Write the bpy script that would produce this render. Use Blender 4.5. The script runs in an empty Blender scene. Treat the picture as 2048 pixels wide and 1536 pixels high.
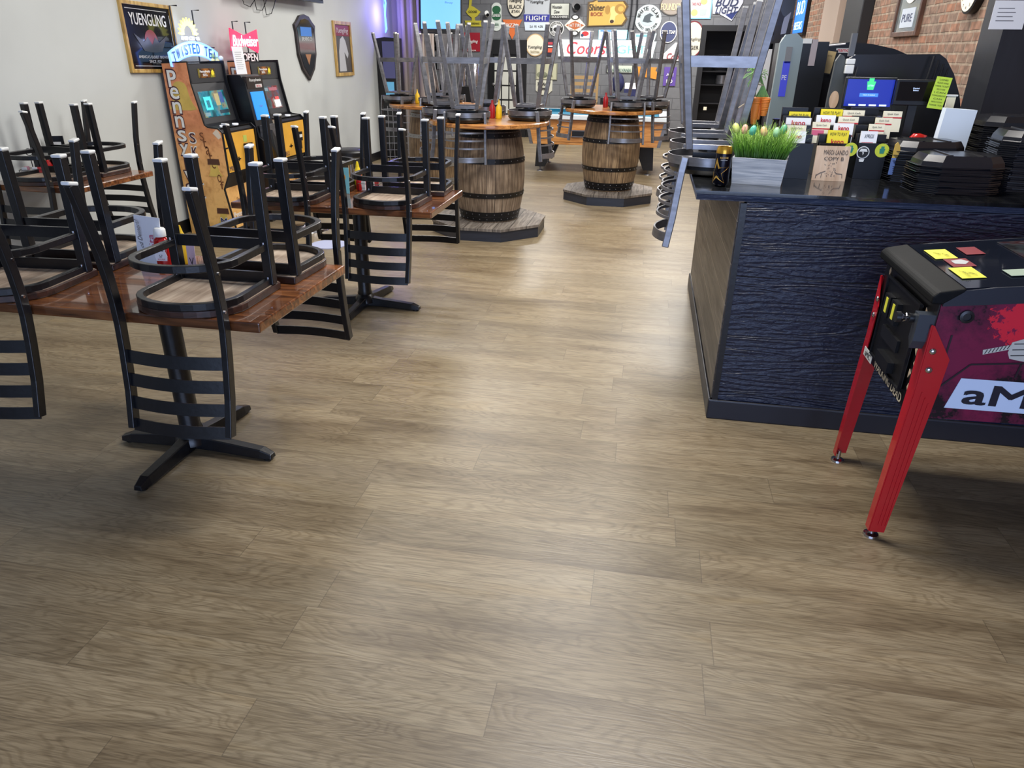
import bpy, bmesh, math, random
from mathutils import Vector, Matrix, Euler
random.seed(7)
PI = math.pi
sc = bpy.context.scene
col = sc.collection
# ---------------------------------------------------------------- camera
CH = 1.6
FPX, PITCH, ROLL, YAW = 1410.0, math.radians(25.23), math.radians(0.8), math.radians(-10.1)
fw = Vector((math.sin(YAW)*math.cos(PITCH), math.cos(YAW)*math.cos(PITCH), -math.sin(PITCH)))
rt0 = Vector((math.cos(YAW), -math.sin(YAW), 0)); up0 = rt0.cross(fw)
rt = rt0*math.cos(ROLL) + up0*math.sin(ROLL); up = -rt0*math.sin(ROLL) + up0*math.cos(ROLL)
cd = bpy.data.cameras.new('camera'); cam = bpy.data.objects.new('camera', cd); col.objects.link(cam)
cd.sensor_width = 36; cd.lens = 36*FPX/2048; cd.clip_end = 100
cam.matrix_world = Matrix(((rt.x, up.x, -fw.x, 0), (rt.y, up.y, -fw.y, 0), (rt.z, up.z, -fw.z, CH), (0, 0, 0, 1)))
sc.camera = cam
def wp(px, py, Y=None, X=None, Z=None):        # where the sight line of a photo point meets a real plane
    d = fw*FPX + rt*(px-1024) - up*(py-768); c = Vector((0, 0, CH))
    t = (Y-c.y)/d.y if Y is not None else (X/d.x if X is not None else (Z-c.z)/d.z)
    return c + d*t
# ---------------------------------------------------------------- world, lights, exposure
w = bpy.data.worlds.new('world'); sc.world = w; w.use_nodes = True
w.node_tree.nodes['Background'].inputs[0].default_value = (.55, .7, 1, 1)
w.node_tree.nodes['Background'].inputs[1].default_value = .5
sc.view_settings.view_transform = 'Standard'; sc.view_settings.look = 'None'
sc.view_settings.exposure = 0.0; sc.view_settings.gamma = 1; sc.view_settings.use_curve_mapping = False
def area(name, loc, rot, sx, sy, power, colr, spread=PI):
    l = bpy.data.lights.new(name, 'AREA'); l.shape = 'RECTANGLE'; l.size = sx; l.size_y = sy; l.energy = power; l.color = colr; l.spread = spread
    o = bpy.data.objects.new(name, l); o.location = loc; o.rotation_euler = rot; col.objects.link(o); return o
def point(name, loc, power, colr, r=.05):
    l = bpy.data.lights.new(name, 'POINT'); l.energy = power; l.color = colr; l.shadow_soft_size = r
    o = bpy.data.objects.new(name, l); o.location = loc; col.objects.link(o); return o
area('window_daylight', (1.0, -2.6, 1.4), (PI/2, 0, 0), 5.5, 2.6, 200, (.5, .64, 1))
for lx, ly, e in ((.05, 2.9, 100), (-2.4, 4.9, 55), (-.3, 5.4, 95), (-2.2, 8.6, 95), (.6, 9.4, 120), (-2.0, 13.2, 130), (.6, 13.6, 140), (1.5, 6.6, 60)):
    area('ceiling_lamp', (lx, ly, 3.35), (0, 0, 0), 1.2, .6, e, (1, .965, .92))
# ---------------------------------------------------------------- materials
def sl(c):
    return tuple(((v/255)/12.92 if v/255 <= .04045 else ((v/255+.055)/1.055)**2.4) for v in c) + (1,)
class NT:
    def __init__(s, name):
        s.m = bpy.data.materials.new(name); s.m.use_nodes = True; s.t = s.m.node_tree; s.b = s.t.nodes['Principled BSDF']
    def n(s, typ, **k):
        nd = s.t.nodes.new(typ)
        for a, v in k.items():
            if a.startswith('i_'):
                key = a[2:]; key = int(key) if key.isdigit() else key.replace('_', ' ')
                nd.inputs[key].default_value = v
            else: setattr(nd, a, v)
        return nd
    def l(s, a, b, ao=0, bi=0):
        s.t.links.new(a.outputs[ao], b.inputs[bi]); return b
    def math(s, op, a, b=None, c=None):
        nd = s.n('ShaderNodeMath', operation=op)
        for i, v in enumerate((a, b, c)):
            if v is None: continue
            if isinstance(v, (int, float)): nd.inputs[i].default_value = v
            else: s.t.links.new(v, nd.inputs[i])
        return nd.outputs[0]
    def ramp(s, fac, stops):
        r = s.n('ShaderNodeValToRGB'); e = r.color_ramp.elements
        while len(e) > 1: e.remove(e[-1])
        e[0].position = stops[0][0]; e[0].color = stops[0][1]
        for p, c in stops[1:]:
            x = e.new(p); x.color = c
        s.t.links.new(fac, r.inputs[0]); return r.outputs[0]
    def mix(s, f, a, b, typ='MIX'):
        m = s.n('ShaderNodeMix', data_type='RGBA', blend_type=typ)
        for sock, v in ((0, f), (6, a), (7, b)):
            if isinstance(v, (int, float, tuple)): m.inputs[sock].default_value = v
            else: s.t.links.new(v, m.inputs[sock])
        return m.outputs[2]
    def bump(s, h, st, dist=.01):
        b = s.n('ShaderNodeBump', i_Strength=st, i_Distance=dist); s.t.links.new(h, b.inputs['Height']); s.t.links.new(b.outputs[0], s.b.inputs['Normal'])
MC = {}
def P(name, c, rough=.5, metal=0, emit=None, es=1, noise=0, nscale=(20, 20, 20), bump=0, coat=0, spec=.5):
    if name in MC: return MC[name]
    k = NT(name); b = k.b; b.inputs['Base Color'].default_value = sl(c); b.inputs['Roughness'].default_value = rough; b.inputs['Metallic'].default_value = metal
    b.inputs['Coat Weight'].default_value = coat; b.inputs['Specular IOR Level'].default_value = spec
    if emit: b.inputs['Emission Color'].default_value = sl(emit); b.inputs['Emission Strength'].default_value = es
    if noise or bump:
        tc = k.n('ShaderNodeTexCoord'); mp = k.n('ShaderNodeMapping'); mp.inputs['Scale'].default_value = nscale
        k.l(tc, mp, 3); nz = k.n('ShaderNodeTexNoise', i_Scale=1.0, i_Detail=5.0); k.l(mp, nz)
        if noise:
            d = tuple(v*(1-noise) for v in sl(c)[:3]) + (1,); h = tuple(min(1, v*(1+noise)) for v in sl(c)[:3]) + (1,)
            k.t.links.new(k.ramp(nz.outputs[0], ((.3, d), (.7, h))), b.inputs['Base Color'])
        if bump: k.bump(nz.outputs[0], bump, .004)
    MC[name] = k.m; return k.m
BLK = P('black_paint', (17, 18, 22), .3, noise=.25, nscale=(60, 60, 60), bump=.12)
STEEL = P('brushed_steel', (128, 128, 132), .33, .7, noise=.2, nscale=(12, 12, 40))
DSTEEL = P('dark_steel', (62, 61, 64), .36, .8, noise=.2, nscale=(12, 12, 40))
WHT = P('white_plastic', (222, 224, 222), .4)
VINYL = P('black_vinyl', (14, 14, 16), .35)
BPL = P('black_plastic', (15, 16, 19), .35)
CHROME = P('chrome', (190, 190, 195), .15, 1)
SCREEN = P('dark_glass', (8, 9, 12), .08)
PAPER = P('paper', (232, 234, 238), .6)
def grain(name, base, dark, light, scale=(3, 30, 30), rough=.35, bump=.2, boards=None, coat=0, seam=.004, seamcol=None):
    """wood: grain stretched along the axis with the smallest scale; boards = (axis index, width)"""
    k = NT(name); tc = k.n('ShaderNodeTexCoord'); mp = k.n('ShaderNodeMapping'); mp.inputs['Scale'].default_value = scale
    sx = k.n('ShaderNodeSeparateXYZ'); k.l(tc, sx, 3)
    src = tc.outputs[3]
    seamv = None
    if boards:
        ax, wd = boards; c = k.math('DIVIDE', sx.outputs[ax], wd); idn = k.math('FLOOR', c)
        wn = k.n('ShaderNodeTexWhiteNoise', noise_dimensions='1D'); k.t.links.new(idn, wn.inputs['W'])
        off = k.n('ShaderNodeVectorMath', operation='MULTIPLY'); k.t.links.new(wn.outputs[1], off.inputs[0]); off.inputs[1].default_value = (9, 9, 9)
        ad = k.n('ShaderNodeVectorMath', operation='ADD'); k.t.links.new(src, ad.inputs[0]); k.t.links.new(off.outputs[0], ad.inputs[1]); src = ad.outputs[0]
        fr = k.math('FRACT', c); ed = k.math('MINIMUM', fr, k.math('SUBTRACT', 1, fr)); seamv = k.math('LESS_THAN', ed, seam/wd)
    k.t.links.new(src, mp.inputs[0])
    n1 = k.n('ShaderNodeTexNoise', i_Scale=1.0, i_Detail=6.0, i_Distortion=1.2); k.l(mp, n1)
    colr = k.ramp(n1.outputs[0], ((.28, sl(dark)), (.5, sl(base)), (.74, sl(light))))
    if boards:
        f = k.math('MULTIPLY_ADD', wn.outputs[0], .5, .75); cb = k.n('ShaderNodeCombineColor')
        for i in range(3): k.t.links.new(f, cb.inputs[i])
        colr = k.mix(1.0, colr, cb.outputs[0], 'MULTIPLY')
        colr = k.mix(seamv, colr, sl(seamcol) if seamcol else tuple(v*.35 for v in sl(dark)[:3])+(1,))
    k.t.links.new(colr, k.b.inputs['Base Color']); k.b.inputs['Roughness'].default_value = rough; k.b.inputs['Coat Weight'].default_value = coat
    h = n1.outputs[0]
    if boards: h = k.math('SUBTRACT', h, seamv)
    if bump: k.bump(h, bump, .006)
    return k.m
def floor_mat():
    k = NT('vinyl_planks'); tc = k.n('ShaderNodeTexCoord'); sx = k.n('ShaderNodeSeparateXYZ'); k.l(tc, sx, 3)
    W, L = .178, 1.22
    r = k.math('DIVIDE', k.math('ADD', sx.outputs[1], .02), W); row = k.math('FLOOR', r)
    wn = k.n('ShaderNodeTexWhiteNoise', noise_dimensions='1D'); k.t.links.new(row, wn.inputs['W'])
    c = k.math('ADD', k.math('DIVIDE', sx.outputs[0], L), k.math('MULTIPLY', wn.outputs[0], 7.3)); cl = k.math('FLOOR', c)
    cmb = k.n('ShaderNodeCombineXYZ'); k.t.links.new(row, cmb.inputs[0]); k.t.links.new(cl, cmb.inputs[1])
    w2 = k.n('ShaderNodeTexWhiteNoise', noise_dimensions='2D'); k.l(cmb, w2)
    off = k.n('ShaderNodeVectorMath', operation='MULTIPLY'); k.t.links.new(w2.outputs[1], off.inputs[0]); off.inputs[1].default_value = (20, 20, 20)
    ad = k.n('ShaderNodeVectorMath', operation='ADD'); k.t.links.new(tc.outputs[3], ad.inputs[0]); k.t.links.new(off.outputs[0], ad.inputs[1])
    def nz(scale, **kk):
        mp = k.n('ShaderNodeMapping'); mp.inputs['Scale'].default_value = scale; k.t.links.new(ad.outputs[0], mp.inputs[0])
        n = k.n('ShaderNodeTexNoise', **kk); k.l(mp, n); return n.outputs[0]
    broad = nz((1.2, 7, 1), i_Scale=1.0, i_Detail=4.0, i_Distortion=.8)
    fine = nz((11, 230, 1), i_Scale=1.0, i_Detail=6.0, i_Distortion=.6)
    # cathedral rings: distorted bands
    mp = k.n('ShaderNodeMapping'); mp.inputs['Scale'].default_value = (1.3, 6.5, 1); k.t.links.new(ad.outputs[0], mp.inputs[0])
    wv = k.n('ShaderNodeTexNoise', i_Scale=1.0, i_Detail=2.5, i_Distortion=.35); k.l(mp, wv)
    rings = k.math('SINE', k.math('MULTIPLY', wv.outputs[0], 150)); rings = k.math('MULTIPLY_ADD', rings, .5, .5)
    kn = nz((2.2, 6, 1), i_Scale=1.0, i_Detail=2.0)
    knot = k.ramp(kn, ((.68, (0, 0, 0, 1)), (.78, (1, 1, 1, 1))))
    base = k.ramp(broad, ((.25, sl((112, 97, 74))), (.45, sl((136, 121, 95))), (.6, sl((147, 133, 107))), (.78, sl((143, 125, 93)))))
    f2 = k.ramp(fine, ((.3, sl((176, 170, 164))), (.6, sl((252, 252, 252)))))
    c1 = k.mix(.8, base, f2, 'MULTIPLY')
    f3 = k.ramp(rings, ((.0, sl((196, 188, 178))), (.5, (1, 1, 1, 1))))
    c2 = k.mix(.42, c1, f3, 'MULTIPLY')
    tone = k.math('MULTIPLY_ADD', w2.outputs[0], .26, .88); cb = k.n('ShaderNodeCombineColor')
    for i in range(3): k.t.links.new(tone, cb.inputs[i])
    c3 = k.mix(1.0, c2, cb.outputs[0], 'MULTIPLY')
    c4 = k.mix(k.math('MULTIPLY', knot, .45), c3, sl((70, 58, 44)))
    fr = k.math('FRACT', r); e1 = k.math('LESS_THAN', k.math('MINIMUM', fr, k.math('SUBTRACT', 1, fr)), .0045)
    fc = k.math('FRACT', c); e2 = k.math('LESS_THAN', k.math('MINIMUM', fc, k.math('SUBTRACT', 1, fc)), .0011)
    e = k.math('MAXIMUM', e1, e2)
    c5 = k.mix(k.math('MULTIPLY', e, .45), c4, sl((60, 50, 40)))
    k.t.links.new(c5, k.b.inputs['Base Color'])
    k.b.inputs['Roughness'].default_value = .36
    k.bump(k.math('SUBTRACT', k.math('MULTIPLY_ADD', rings, .35, fine), e), .22, .002)
    return k.m
def brickmat(name, ax, bw, bh, mortar, c1, c2, cm, bump, rough=.8, noise=.3, off=.5, zshift=0):
    k = NT(name); tc = k.n('ShaderNodeTexCoord'); sx = k.n('ShaderNodeSeparateXYZ'); k.l(tc, sx, 3)
    cb = k.n('ShaderNodeCombineXYZ'); k.t.links.new(sx.outputs[ax], cb.inputs[0]); k.t.links.new(k.math('ADD', sx.outputs[2], zshift), cb.inputs[1])
    wob = k.n('ShaderNodeTexNoise', i_Scale=9.0); k.l(tc, wob, 3)
    ws = k.n('ShaderNodeVectorMath', operation='SCALE'); k.t.links.new(wob.outputs[1], ws.inputs[0]); ws.inputs['Scale'].default_value = mortar*.8 if noise > .2 else 0
    av = k.n('ShaderNodeVectorMath', operation='ADD'); k.l(cb, av); k.t.links.new(ws.outputs[0], av.inputs[1])
    br = k.n('ShaderNodeTexBrick', offset=off, i_Scale=1.0, i_Mortar_Size=mortar, i_Brick_Width=bw, i_Row_Height=bh, i_Mortar_Smooth=.3, i_Bias=0.0)
    br.inputs['Color1'].default_value = sl(c1); br.inputs['Color2'].default_value = sl(c2); br.inputs['Mortar'].default_value = sl(cm)
    k.l(av, br); nz = k.n('ShaderNodeTexNoise', i_Scale=14.0, i_Detail=6.0); k.l(tc, nz, 3)
    f = k.ramp(nz.outputs[0], ((.3, (1-noise, 1-noise, 1-noise, 1)), (.7, (1+noise*.4,)*3+(1,))))
    k.t.links.new(k.mix(1.0, br.outputs[0], f, 'MULTIPLY'), k.b.inputs['Base Color']); k.b.inputs['Roughness'].default_value = rough
    h = k.math('ADD', k.math('MULTIPLY', br.outputs[1], -1), k.math('MULTIPLY', nz.outputs[0], .5)); k.bump(h, bump, .01)
    return k.m
# ---------------------------------------------------------------- mesh builder
class MB:
    def __init__(s): s.bm = bmesh.new()
    def box(s, c, d, rot=None, taper=None):
        vs = []
        R = (Euler(rot).to_matrix() if rot is not None else None)
        for sx_ in (-1, 1):
            for sy_ in (-1, 1):
                for sz_ in (-1, 1):
                    t = 1 if (taper is None or sz_ < 0) else taper
                    v = Vector((sx_*d[0]/2*t, sy_*d[1]/2*t, sz_*d[2]/2))
                    if R: v = R @ v
                    vs.append(s.bm.verts.new(v+Vector(c)))
        for f in ((0, 1, 3, 2), (4, 6, 7, 5), (0, 4, 5, 1), (2, 3, 7, 6), (0, 2, 6, 4), (1, 5, 7, 3)): s.bm.faces.new([vs[i] for i in f])
        return s
    def bx(s, x0, x1, y0, y1, z0, z1): return s.box(((x0+x1)/2, (y0+y1)/2, (z0+z1)/2), (x1-x0, y1-y0, z1-z0))
    def sweep(s, pts, w, h, upv=(0, 0, 1), closed=False):
        """rectangular bar along a polyline: w across, h along upv"""
        pts = [Vector(p) for p in pts]; n = len(pts); rings = []; U = Vector(upv)
        for i, p in enumerate(pts):
            a = pts[i-1] if (i > 0 or closed) else p; b = pts[(i+1) % n] if (i < n-1 or closed) else p
            t = (b-a).normalized(); sd = t.cross(U).normalized(); uu = sd.cross(t).normalized()
            rings.append([s.bm.verts.new(p+sd*(w/2*a_)+uu*(h/2*b_)) for a_, b_ in ((-1, -1), (1, -1), (1, 1), (-1, 1))])
        m = n if closed else n-1
        for i in range(m):
            A, B = rings[i], rings[(i+1) % n]
            for j in range(4): s.bm.faces.new((A[j], A[(j+1) % 4], B[(j+1) % 4], B[j]))
        if not closed: s.bm.faces.new(rings[0][::-1]); s.bm.faces.new(rings[-1])
        return s
    def tube(s, pts, r, seg=8, closed=False):
        pts = [Vector(p) for p in pts]; n = len(pts); rings = []; rr = r if isinstance(r, (list, tuple)) else [r]*n; last = None
        for i, p in enumerate(pts):
            a = pts[i-1] if (i > 0 or closed) else p; b = pts[(i+1) % n] if (i < n-1 or closed) else p
            t = (b-a).normalized(); rf = Vector((0, 0, 1)) if abs(t.z) < .9 else Vector((1, 0, 0))
            if last is not None: rf = last
            sd = (rf - t*rf.dot(t)).normalized(); last = sd; u = t.cross(sd)
            rings.append([s.bm.verts.new(p+(sd*math.cos(2*PI*j/seg)+u*math.sin(2*PI*j/seg))*rr[i]) for j in range(seg)])
        for i in range(n if closed else n-1):
            A, B = rings[i], rings[(i+1) % n]
            for j in range(seg): s.bm.faces.new((A[j], A[(j+1) % seg], B[(j+1) % seg], B[j]))
        if not closed: s.bm.faces.new(rings[0][::-1]); s.bm.faces.new(rings[-1])
        return s
    def lathe(s, prof, c=(0, 0, 0), seg=24, sx=1, sy=1, rot=None):
        rings = []; C = Vector(c); R = Euler(rot).to_matrix() if rot else None
        for r, z in prof:
            ring = []
            for j in range(seg):
                v = Vector((r*sx*math.cos(2*PI*j/seg), r*sy*math.sin(2*PI*j/seg), z))
                if R: v = R @ v
                ring.append(s.bm.verts.new(v+C))
            rings.append(ring)
        for A, B in zip(rings, rings[1:]):
            for j in range(seg): s.bm.faces.new((A[j], A[(j+1) % seg], B[(j+1) % seg], B[j]))
        s.bm.faces.new(rings[0][::-1]); s.bm.faces.new(rings[-1]); return s
    def cyl(s, c, r, h, seg=20, rot=None): return s.lathe([(r, -h/2), (r, h/2)], c, seg, rot=rot)
    def prism(s, poly, a, b, axis='y'):
        """extrude 2-D outline between a and b along axis; poly in the other two coords"""
        def mk(u, v, t): return {'y': (u, t, v), 'x': (t, u, v), 'z': (u, v, t)}[axis]
        A = [s.bm.verts.new(mk(u, v, a)) for u, v in poly]; B = [s.bm.verts.new(mk(u, v, b)) for u, v in poly]; n = len(poly)
        s.bm.faces.new(A[::-1]); s.bm.faces.new(B)
        for i in range(n): s.bm.faces.new((A[i], A[(i+1) % n], B[(i+1) % n], B[i]))
        return s
    def ball(s, c, r, sx=1, sy=1, sz=1, seg=14, n=8):
        pr = [(max(1e-4, r*math.sin(PI*i/n)), -r*math.cos(PI*i/n)*sz) for i in range(n+1)]
        return s.lathe(pr, c, seg, sx, sy)
    def build(s, name, m, parent=None, smooth=False, bevel=0, loc=None, rot=None):
        bmesh.ops.recalc_face_normals(s.bm, faces=s.bm.faces[:])
        me = bpy.data.meshes.new(name); s.bm.to_mesh(me); s.bm.free(); me.materials.append(m)
        if smooth:
            for p in me.polygons: p.use_smooth = True
            me.set_sharp_from_angle(angle=math.radians(38))
        o = bpy.data.objects.new(name, me); col.objects.link(o)
        if parent: o.parent = parent
        if loc: o.location = loc
        if rot: o.rotation_euler = rot
        if bevel:
            md = o.modifiers.new('b', 'BEVEL'); md.width = bevel; md.segments = 2; md.limit_method = 'ANGLE'
        return o
def tag(o, label=None, cat=None, group=None, kind=None):
    if label: o['label'] = label
    if cat: o['category'] = cat
    if group: o['group'] = group
    if kind: o['kind'] = kind
    return o
def thing(name, label, cat, loc=(0, 0, 0), rz=0, group=None, rot=None):
    o = bpy.data.objects.new(name, None); o.empty_display_size = .05; col.objects.link(o); o.location = loc; o.rotation_euler = rot or (0, 0, rz)
    return tag(o, label, cat, group)
def children(o): return [c for c in bpy.data.objects if c.parent == o]
def dup(o, loc, rz, label, group=None, rot=None):
    def cp(a, par):
        c = a.copy(); col.objects.link(c); c.parent = par
        for ch in children(a): cp(ch, c)
        return c
    r = cp(o, None); r.location = loc; r.rotation_euler = rot or (0, 0, rz); r['label'] = label
    if group: r['group'] = group
    return r
def struct(name, mb, m, **k):
    o = mb.build(name, m, **k); o['kind'] = 'structure'; return o
TXT = {}
def text(s, w, h, at, m, parent=None, name='lettering', rot=(PI/2, 0, 0), ext=.0008, italic=0, bold=0):
    """letters fitted to w x h, centred at `at`; default faces -Y"""
    key = (s, ext, italic)
    if key not in TXT:
        c = bpy.data.curves.new('t', 'FONT'); c.body = s; c.extrude = 0; c.shear = italic; c.resolution_u = 3
        c.align_x = 'CENTER'
        o = bpy.data.objects.new('t', c); col.objects.link(o)
        dg = bpy.context.evaluated_depsgraph_get(); me = bpy.data.meshes.new_from_object(o.evaluated_get(dg))
        bpy.data.objects.remove(o); TXT[key] = [v.co.copy() for v in me.vertices], [tuple(p.vertices) for p in me.polygons]
        bpy.data.meshes.remove(me)
    V, F = TXT[key]
    x0, x1 = min(v.x for v in V), max(v.x for v in V); y0, y1 = min(v.y for v in V), max(v.y for v in V)
    R = Euler(rot).to_matrix(); me = bpy.data.meshes.new(name); vs = []; F0 = F; F = []
    bo = min(bold, .05)*h*.9; sh_l = ((0, 0),) if not bold else ((-bo, -bo*.5), (bo, -bo*.5), (-bo, bo*.5), (bo, bo*.5), (0, 0))
    for k_, (ox, oy) in enumerate(sh_l):
        n0 = len(vs); vs += [R @ Vector(((v.x-(x0+x1)/2)*(w-2*bo)/(x1-x0)+ox, (v.y-(y0+y1)/2)*(h-bo)/(y1-y0)+oy, ext+k_*.00003)) + Vector(at) for v in V]; F += [tuple(i+n0 for i in f) for f in F0]
    me.from_pydata([tuple(v) for v in vs], [], F); me.materials.append(m)
    o = bpy.data.objects.new(name, me); col.objects.link(o)
    if parent: o.parent = parent
    return o
def arc_text(s_, R0, cx, cz, y, h, m, parent, a0, a1, name='lettering', inner=False):
    n = len(s_)
    for i, ch in enumerate(s_):
        if ch == ' ': continue
        a = a0+(a1-a0)*i/(n-1); x, z = cx+R0*math.cos(a), cz+R0*math.sin(a); wch = h*(.25 if ch in 'Il' else .8)
        text(ch, wch, h, (x, y, z), m, parent, name, rot=(PI/2, (-(a-PI/2) if not inner else -(a+PI/2)), 0), bold=.03)
def circ(r, n=24, cx=0, cz=0, sx=1, sz=1): return [(cx+r*sx*math.cos(2*PI*i/n), cz+r*sz*math.sin(2*PI*i/n)) for i in range(n)]
# ================================================================ SETTING
XL, XR, YB, HC = -4.25, 2.42, 15.25, 3.5
FL = floor_mat()
struct('floor', MB().bx(-6.5, 3.5, -3, 16.5, -.05, 0), FL)
WALL = P('wall_paint', (186, 190, 188), .75, noise=.05, nscale=(1.5, 1.5, 1.5), bump=.15)
TAUPE = P('taupe_paint', (158, 146, 140), .7)
CMU = brickmat('painted_block', 0, .406, .203, .006, (112, 114, 118), (104, 106, 110), (86, 88, 92), .5, .6, .1)
BRICK = brickmat('old_brick', 1, .212, .078, .011, (152, 106, 82), (128, 108, 94), (154, 136, 118), 1.0, .85, .5)
struct('wall_left', MB().bx(XL-.15, XL, -3, 12.3, 0, HC), WALL)
struct('wall_back', MB().bx(-6.5, wp(1400, 180, Y=YB).x, YB, YB+.15, 0, HC).bx(wp(1532, 180, Y=YB).x, 3.4, YB, YB+.15, 0, HC).bx(wp(1400, 180, Y=YB).x, wp(1532, 180, Y=YB).x, YB, YB+.15, 2.0, HC), CMU)
struct('wall_right', MB().bx(XR, XR+.15, -3, YB, 0, HC), BRICK)
struct('wall_nook', MB().bx(XL-.15, -3.6, 12.3, 12.45, 0, HC), TAUPE)
struct('wall_far_left', MB().bx(-6.5, -6.35, 12.45, YB, 0, HC), WALL)
struct('ceiling', MB().bx(-6.5, 3.5, -3, 16.5, HC, HC+.1), P('ceiling_paint', (150, 150, 150), .8))
struct('baseboard_left', MB().bx(XL, XL+.012, -3, 12.3, 0, .12), BPL)
struct('baseboard_back', MB().bx(-6.3, wp(1400, 180, Y=YB).x, YB-.012, YB, 0, .15), BPL)
# far doorway at the back right, dark kitchen passage behind it
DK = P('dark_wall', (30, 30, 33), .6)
dx0, dx1 = wp(1400, 180, Y=YB).x, wp(1532, 180, Y=YB).x
struct('trim_doorway', MB().bx(dx0-.1, dx0, YB-.03, YB+.18, 0, 2.1).bx(dx1, dx1+.1, YB-.03, YB+.18, 0, 2.1).bx(dx0, dx1, YB-.03, YB+.18, 2.0, 2.1), P('black_trim', (24, 24, 27), .4))
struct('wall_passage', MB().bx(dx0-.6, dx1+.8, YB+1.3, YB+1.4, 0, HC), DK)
# pilaster and pipes lit violet by the neon
struct('trim_pilaster', MB().bx(-4.1, -3.6, 12.1, 12.3, 0, HC), TAUPE, bevel=.02)
for i, (x, r) in enumerate(((-3.98, .035), (-3.83, .03), (-3.7, .05))):
    tag(MB().tube([(x, 12.04, 0), (x, 12.04, HC)], r, 12).build('painted_pipe', TAUPE, smooth=True), ['thin painted pipe nearest the wall corner behind the shoe neon', 'middle of three painted pipes beside the far television', 'thickest painted pipe beside the far television'][i], 'pipe')
struct('trim_column', MB().bx(XR-.13, XR, 9.75, 10.6, 0, HC), P('black_column', (28, 29, 33), .45), bevel=.01)
struct('trim_peach_pilaster', MB().bx(XR-.1, XR, 11.1, 12.1, 0, HC), P('peach_plaster', (178, 160, 146), .8))
# ================================================================ DINING TABLES AND CHAIRS
TOPW = grain('stained_tabletop', (112, 68, 40), (58, 32, 20), (156, 100, 58), (3, 26, 26), .16, .08, boards=(1, .14), coat=.6, seam=.0012)
SEATW = grain('seat_walnut', (52, 32, 26), (28, 18, 15), (74, 46, 36), (4, 30, 30), .35, .05)
PLY = grain('seat_plywood', (158, 140, 122), (120, 100, 84), (184, 168, 150), (26, 3, 26), .6, .05)
TZ = .76
def dining_table(x0, x1, y0, y1, px, py, label, z=TZ, group='rectangular dining tables'):
    t = thing('dining_table', label, 'table', (px, py, 0), 0, group)
    MB().bx(x0-px, x1-px, y0-py, y1-py, z-.038, z).build('tabletop', TOPW, t, bevel=.006)
    MB().lathe([(.044, .07), (.05, .09), (.044, .11), (.042, z-.06), (.042, z-.045)], seg=20).build('pedestal', BLK, t, smooth=True)
    MB().bx(-.25, .25, -.03, .03, z-.05, z-.038).bx(-.03, .03, -.2, .2, z-.052, z-.04).build('mounting_bracket', BLK, t)
    a = [(-.33, -.02), (0, -.38), (.4, -.04), (.06, .36)]
    base = MB(); base.lathe([(.075, .03), (.07, .06), (.046, .085)], seg=20)
    hub = base.build('base_hub', BLK, t, smooth=True)
    for u, v in a:
        d = Vector((u, v, 0)); n = d.normalized()
        m = MB(); s_ = Vector((-n.y, n.x, 0))
        pr = [(.02, .06, .036, .05), (.12, .05, .03, .04), (d.length-.05, .038, .028, .022), (d.length, .02, .02, .012)]
        rings = []
        for q, h, wd, zz in pr:
            c = n*q; rings.append([m.bm.verts.new(c+s_*(a_*wd)+Vector((0, 0, z_))) for a_, z_ in ((-1, .008), (1, .008), (.75, h+.01), (-.75, h+.01))])
        for A, B in zip(rings, rings[1:]):
            for j in range(4): m.bm.faces.new((A[j], A[(j+1) % 4], B[(j+1) % 4], B[j]))
        m.bm.faces.new(rings[0][::-1]); m.bm.faces.new(rings[-1])
        ft = m.build('base_foot', BLK, t, bevel=.004)
        MB().cyl(tuple(n*(d.length-.03)+Vector((0, 0, .005))), .018, .01, 12).build('glide', BPL, ft)
    return t
dining_table(-2.66, -1.235, 2.05, 2.79, -1.86, 2.42, 'nearest glossy brown plank table with upturned chairs and a ketchup bottle')
dining_table(-2.44, -1.185, 3.93, 4.67, -1.82, 4.4, 'glossy brown plank table in the second row, a teal card standing on it')
dining_table(-4.2, -3.52, 3.98, 4.74, -3.86, 4.36, 'small dark brown table standing against the painted left wall', z=.785)
def arc_u(hw, y_open, y_close, n=14):
    """U shape: open ends at y_open, rounded towards y_close"""
    r = hw; pts = [(-hw, y_open)]
    cy = y_close + (hw*.72)
    for i in range(n+1):
        a = PI + PI*i/n; pts.append((hw*math.cos(a), cy + hw*.72*math.sin(a)))
    pts.append((hw, y_open)); return pts
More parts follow.
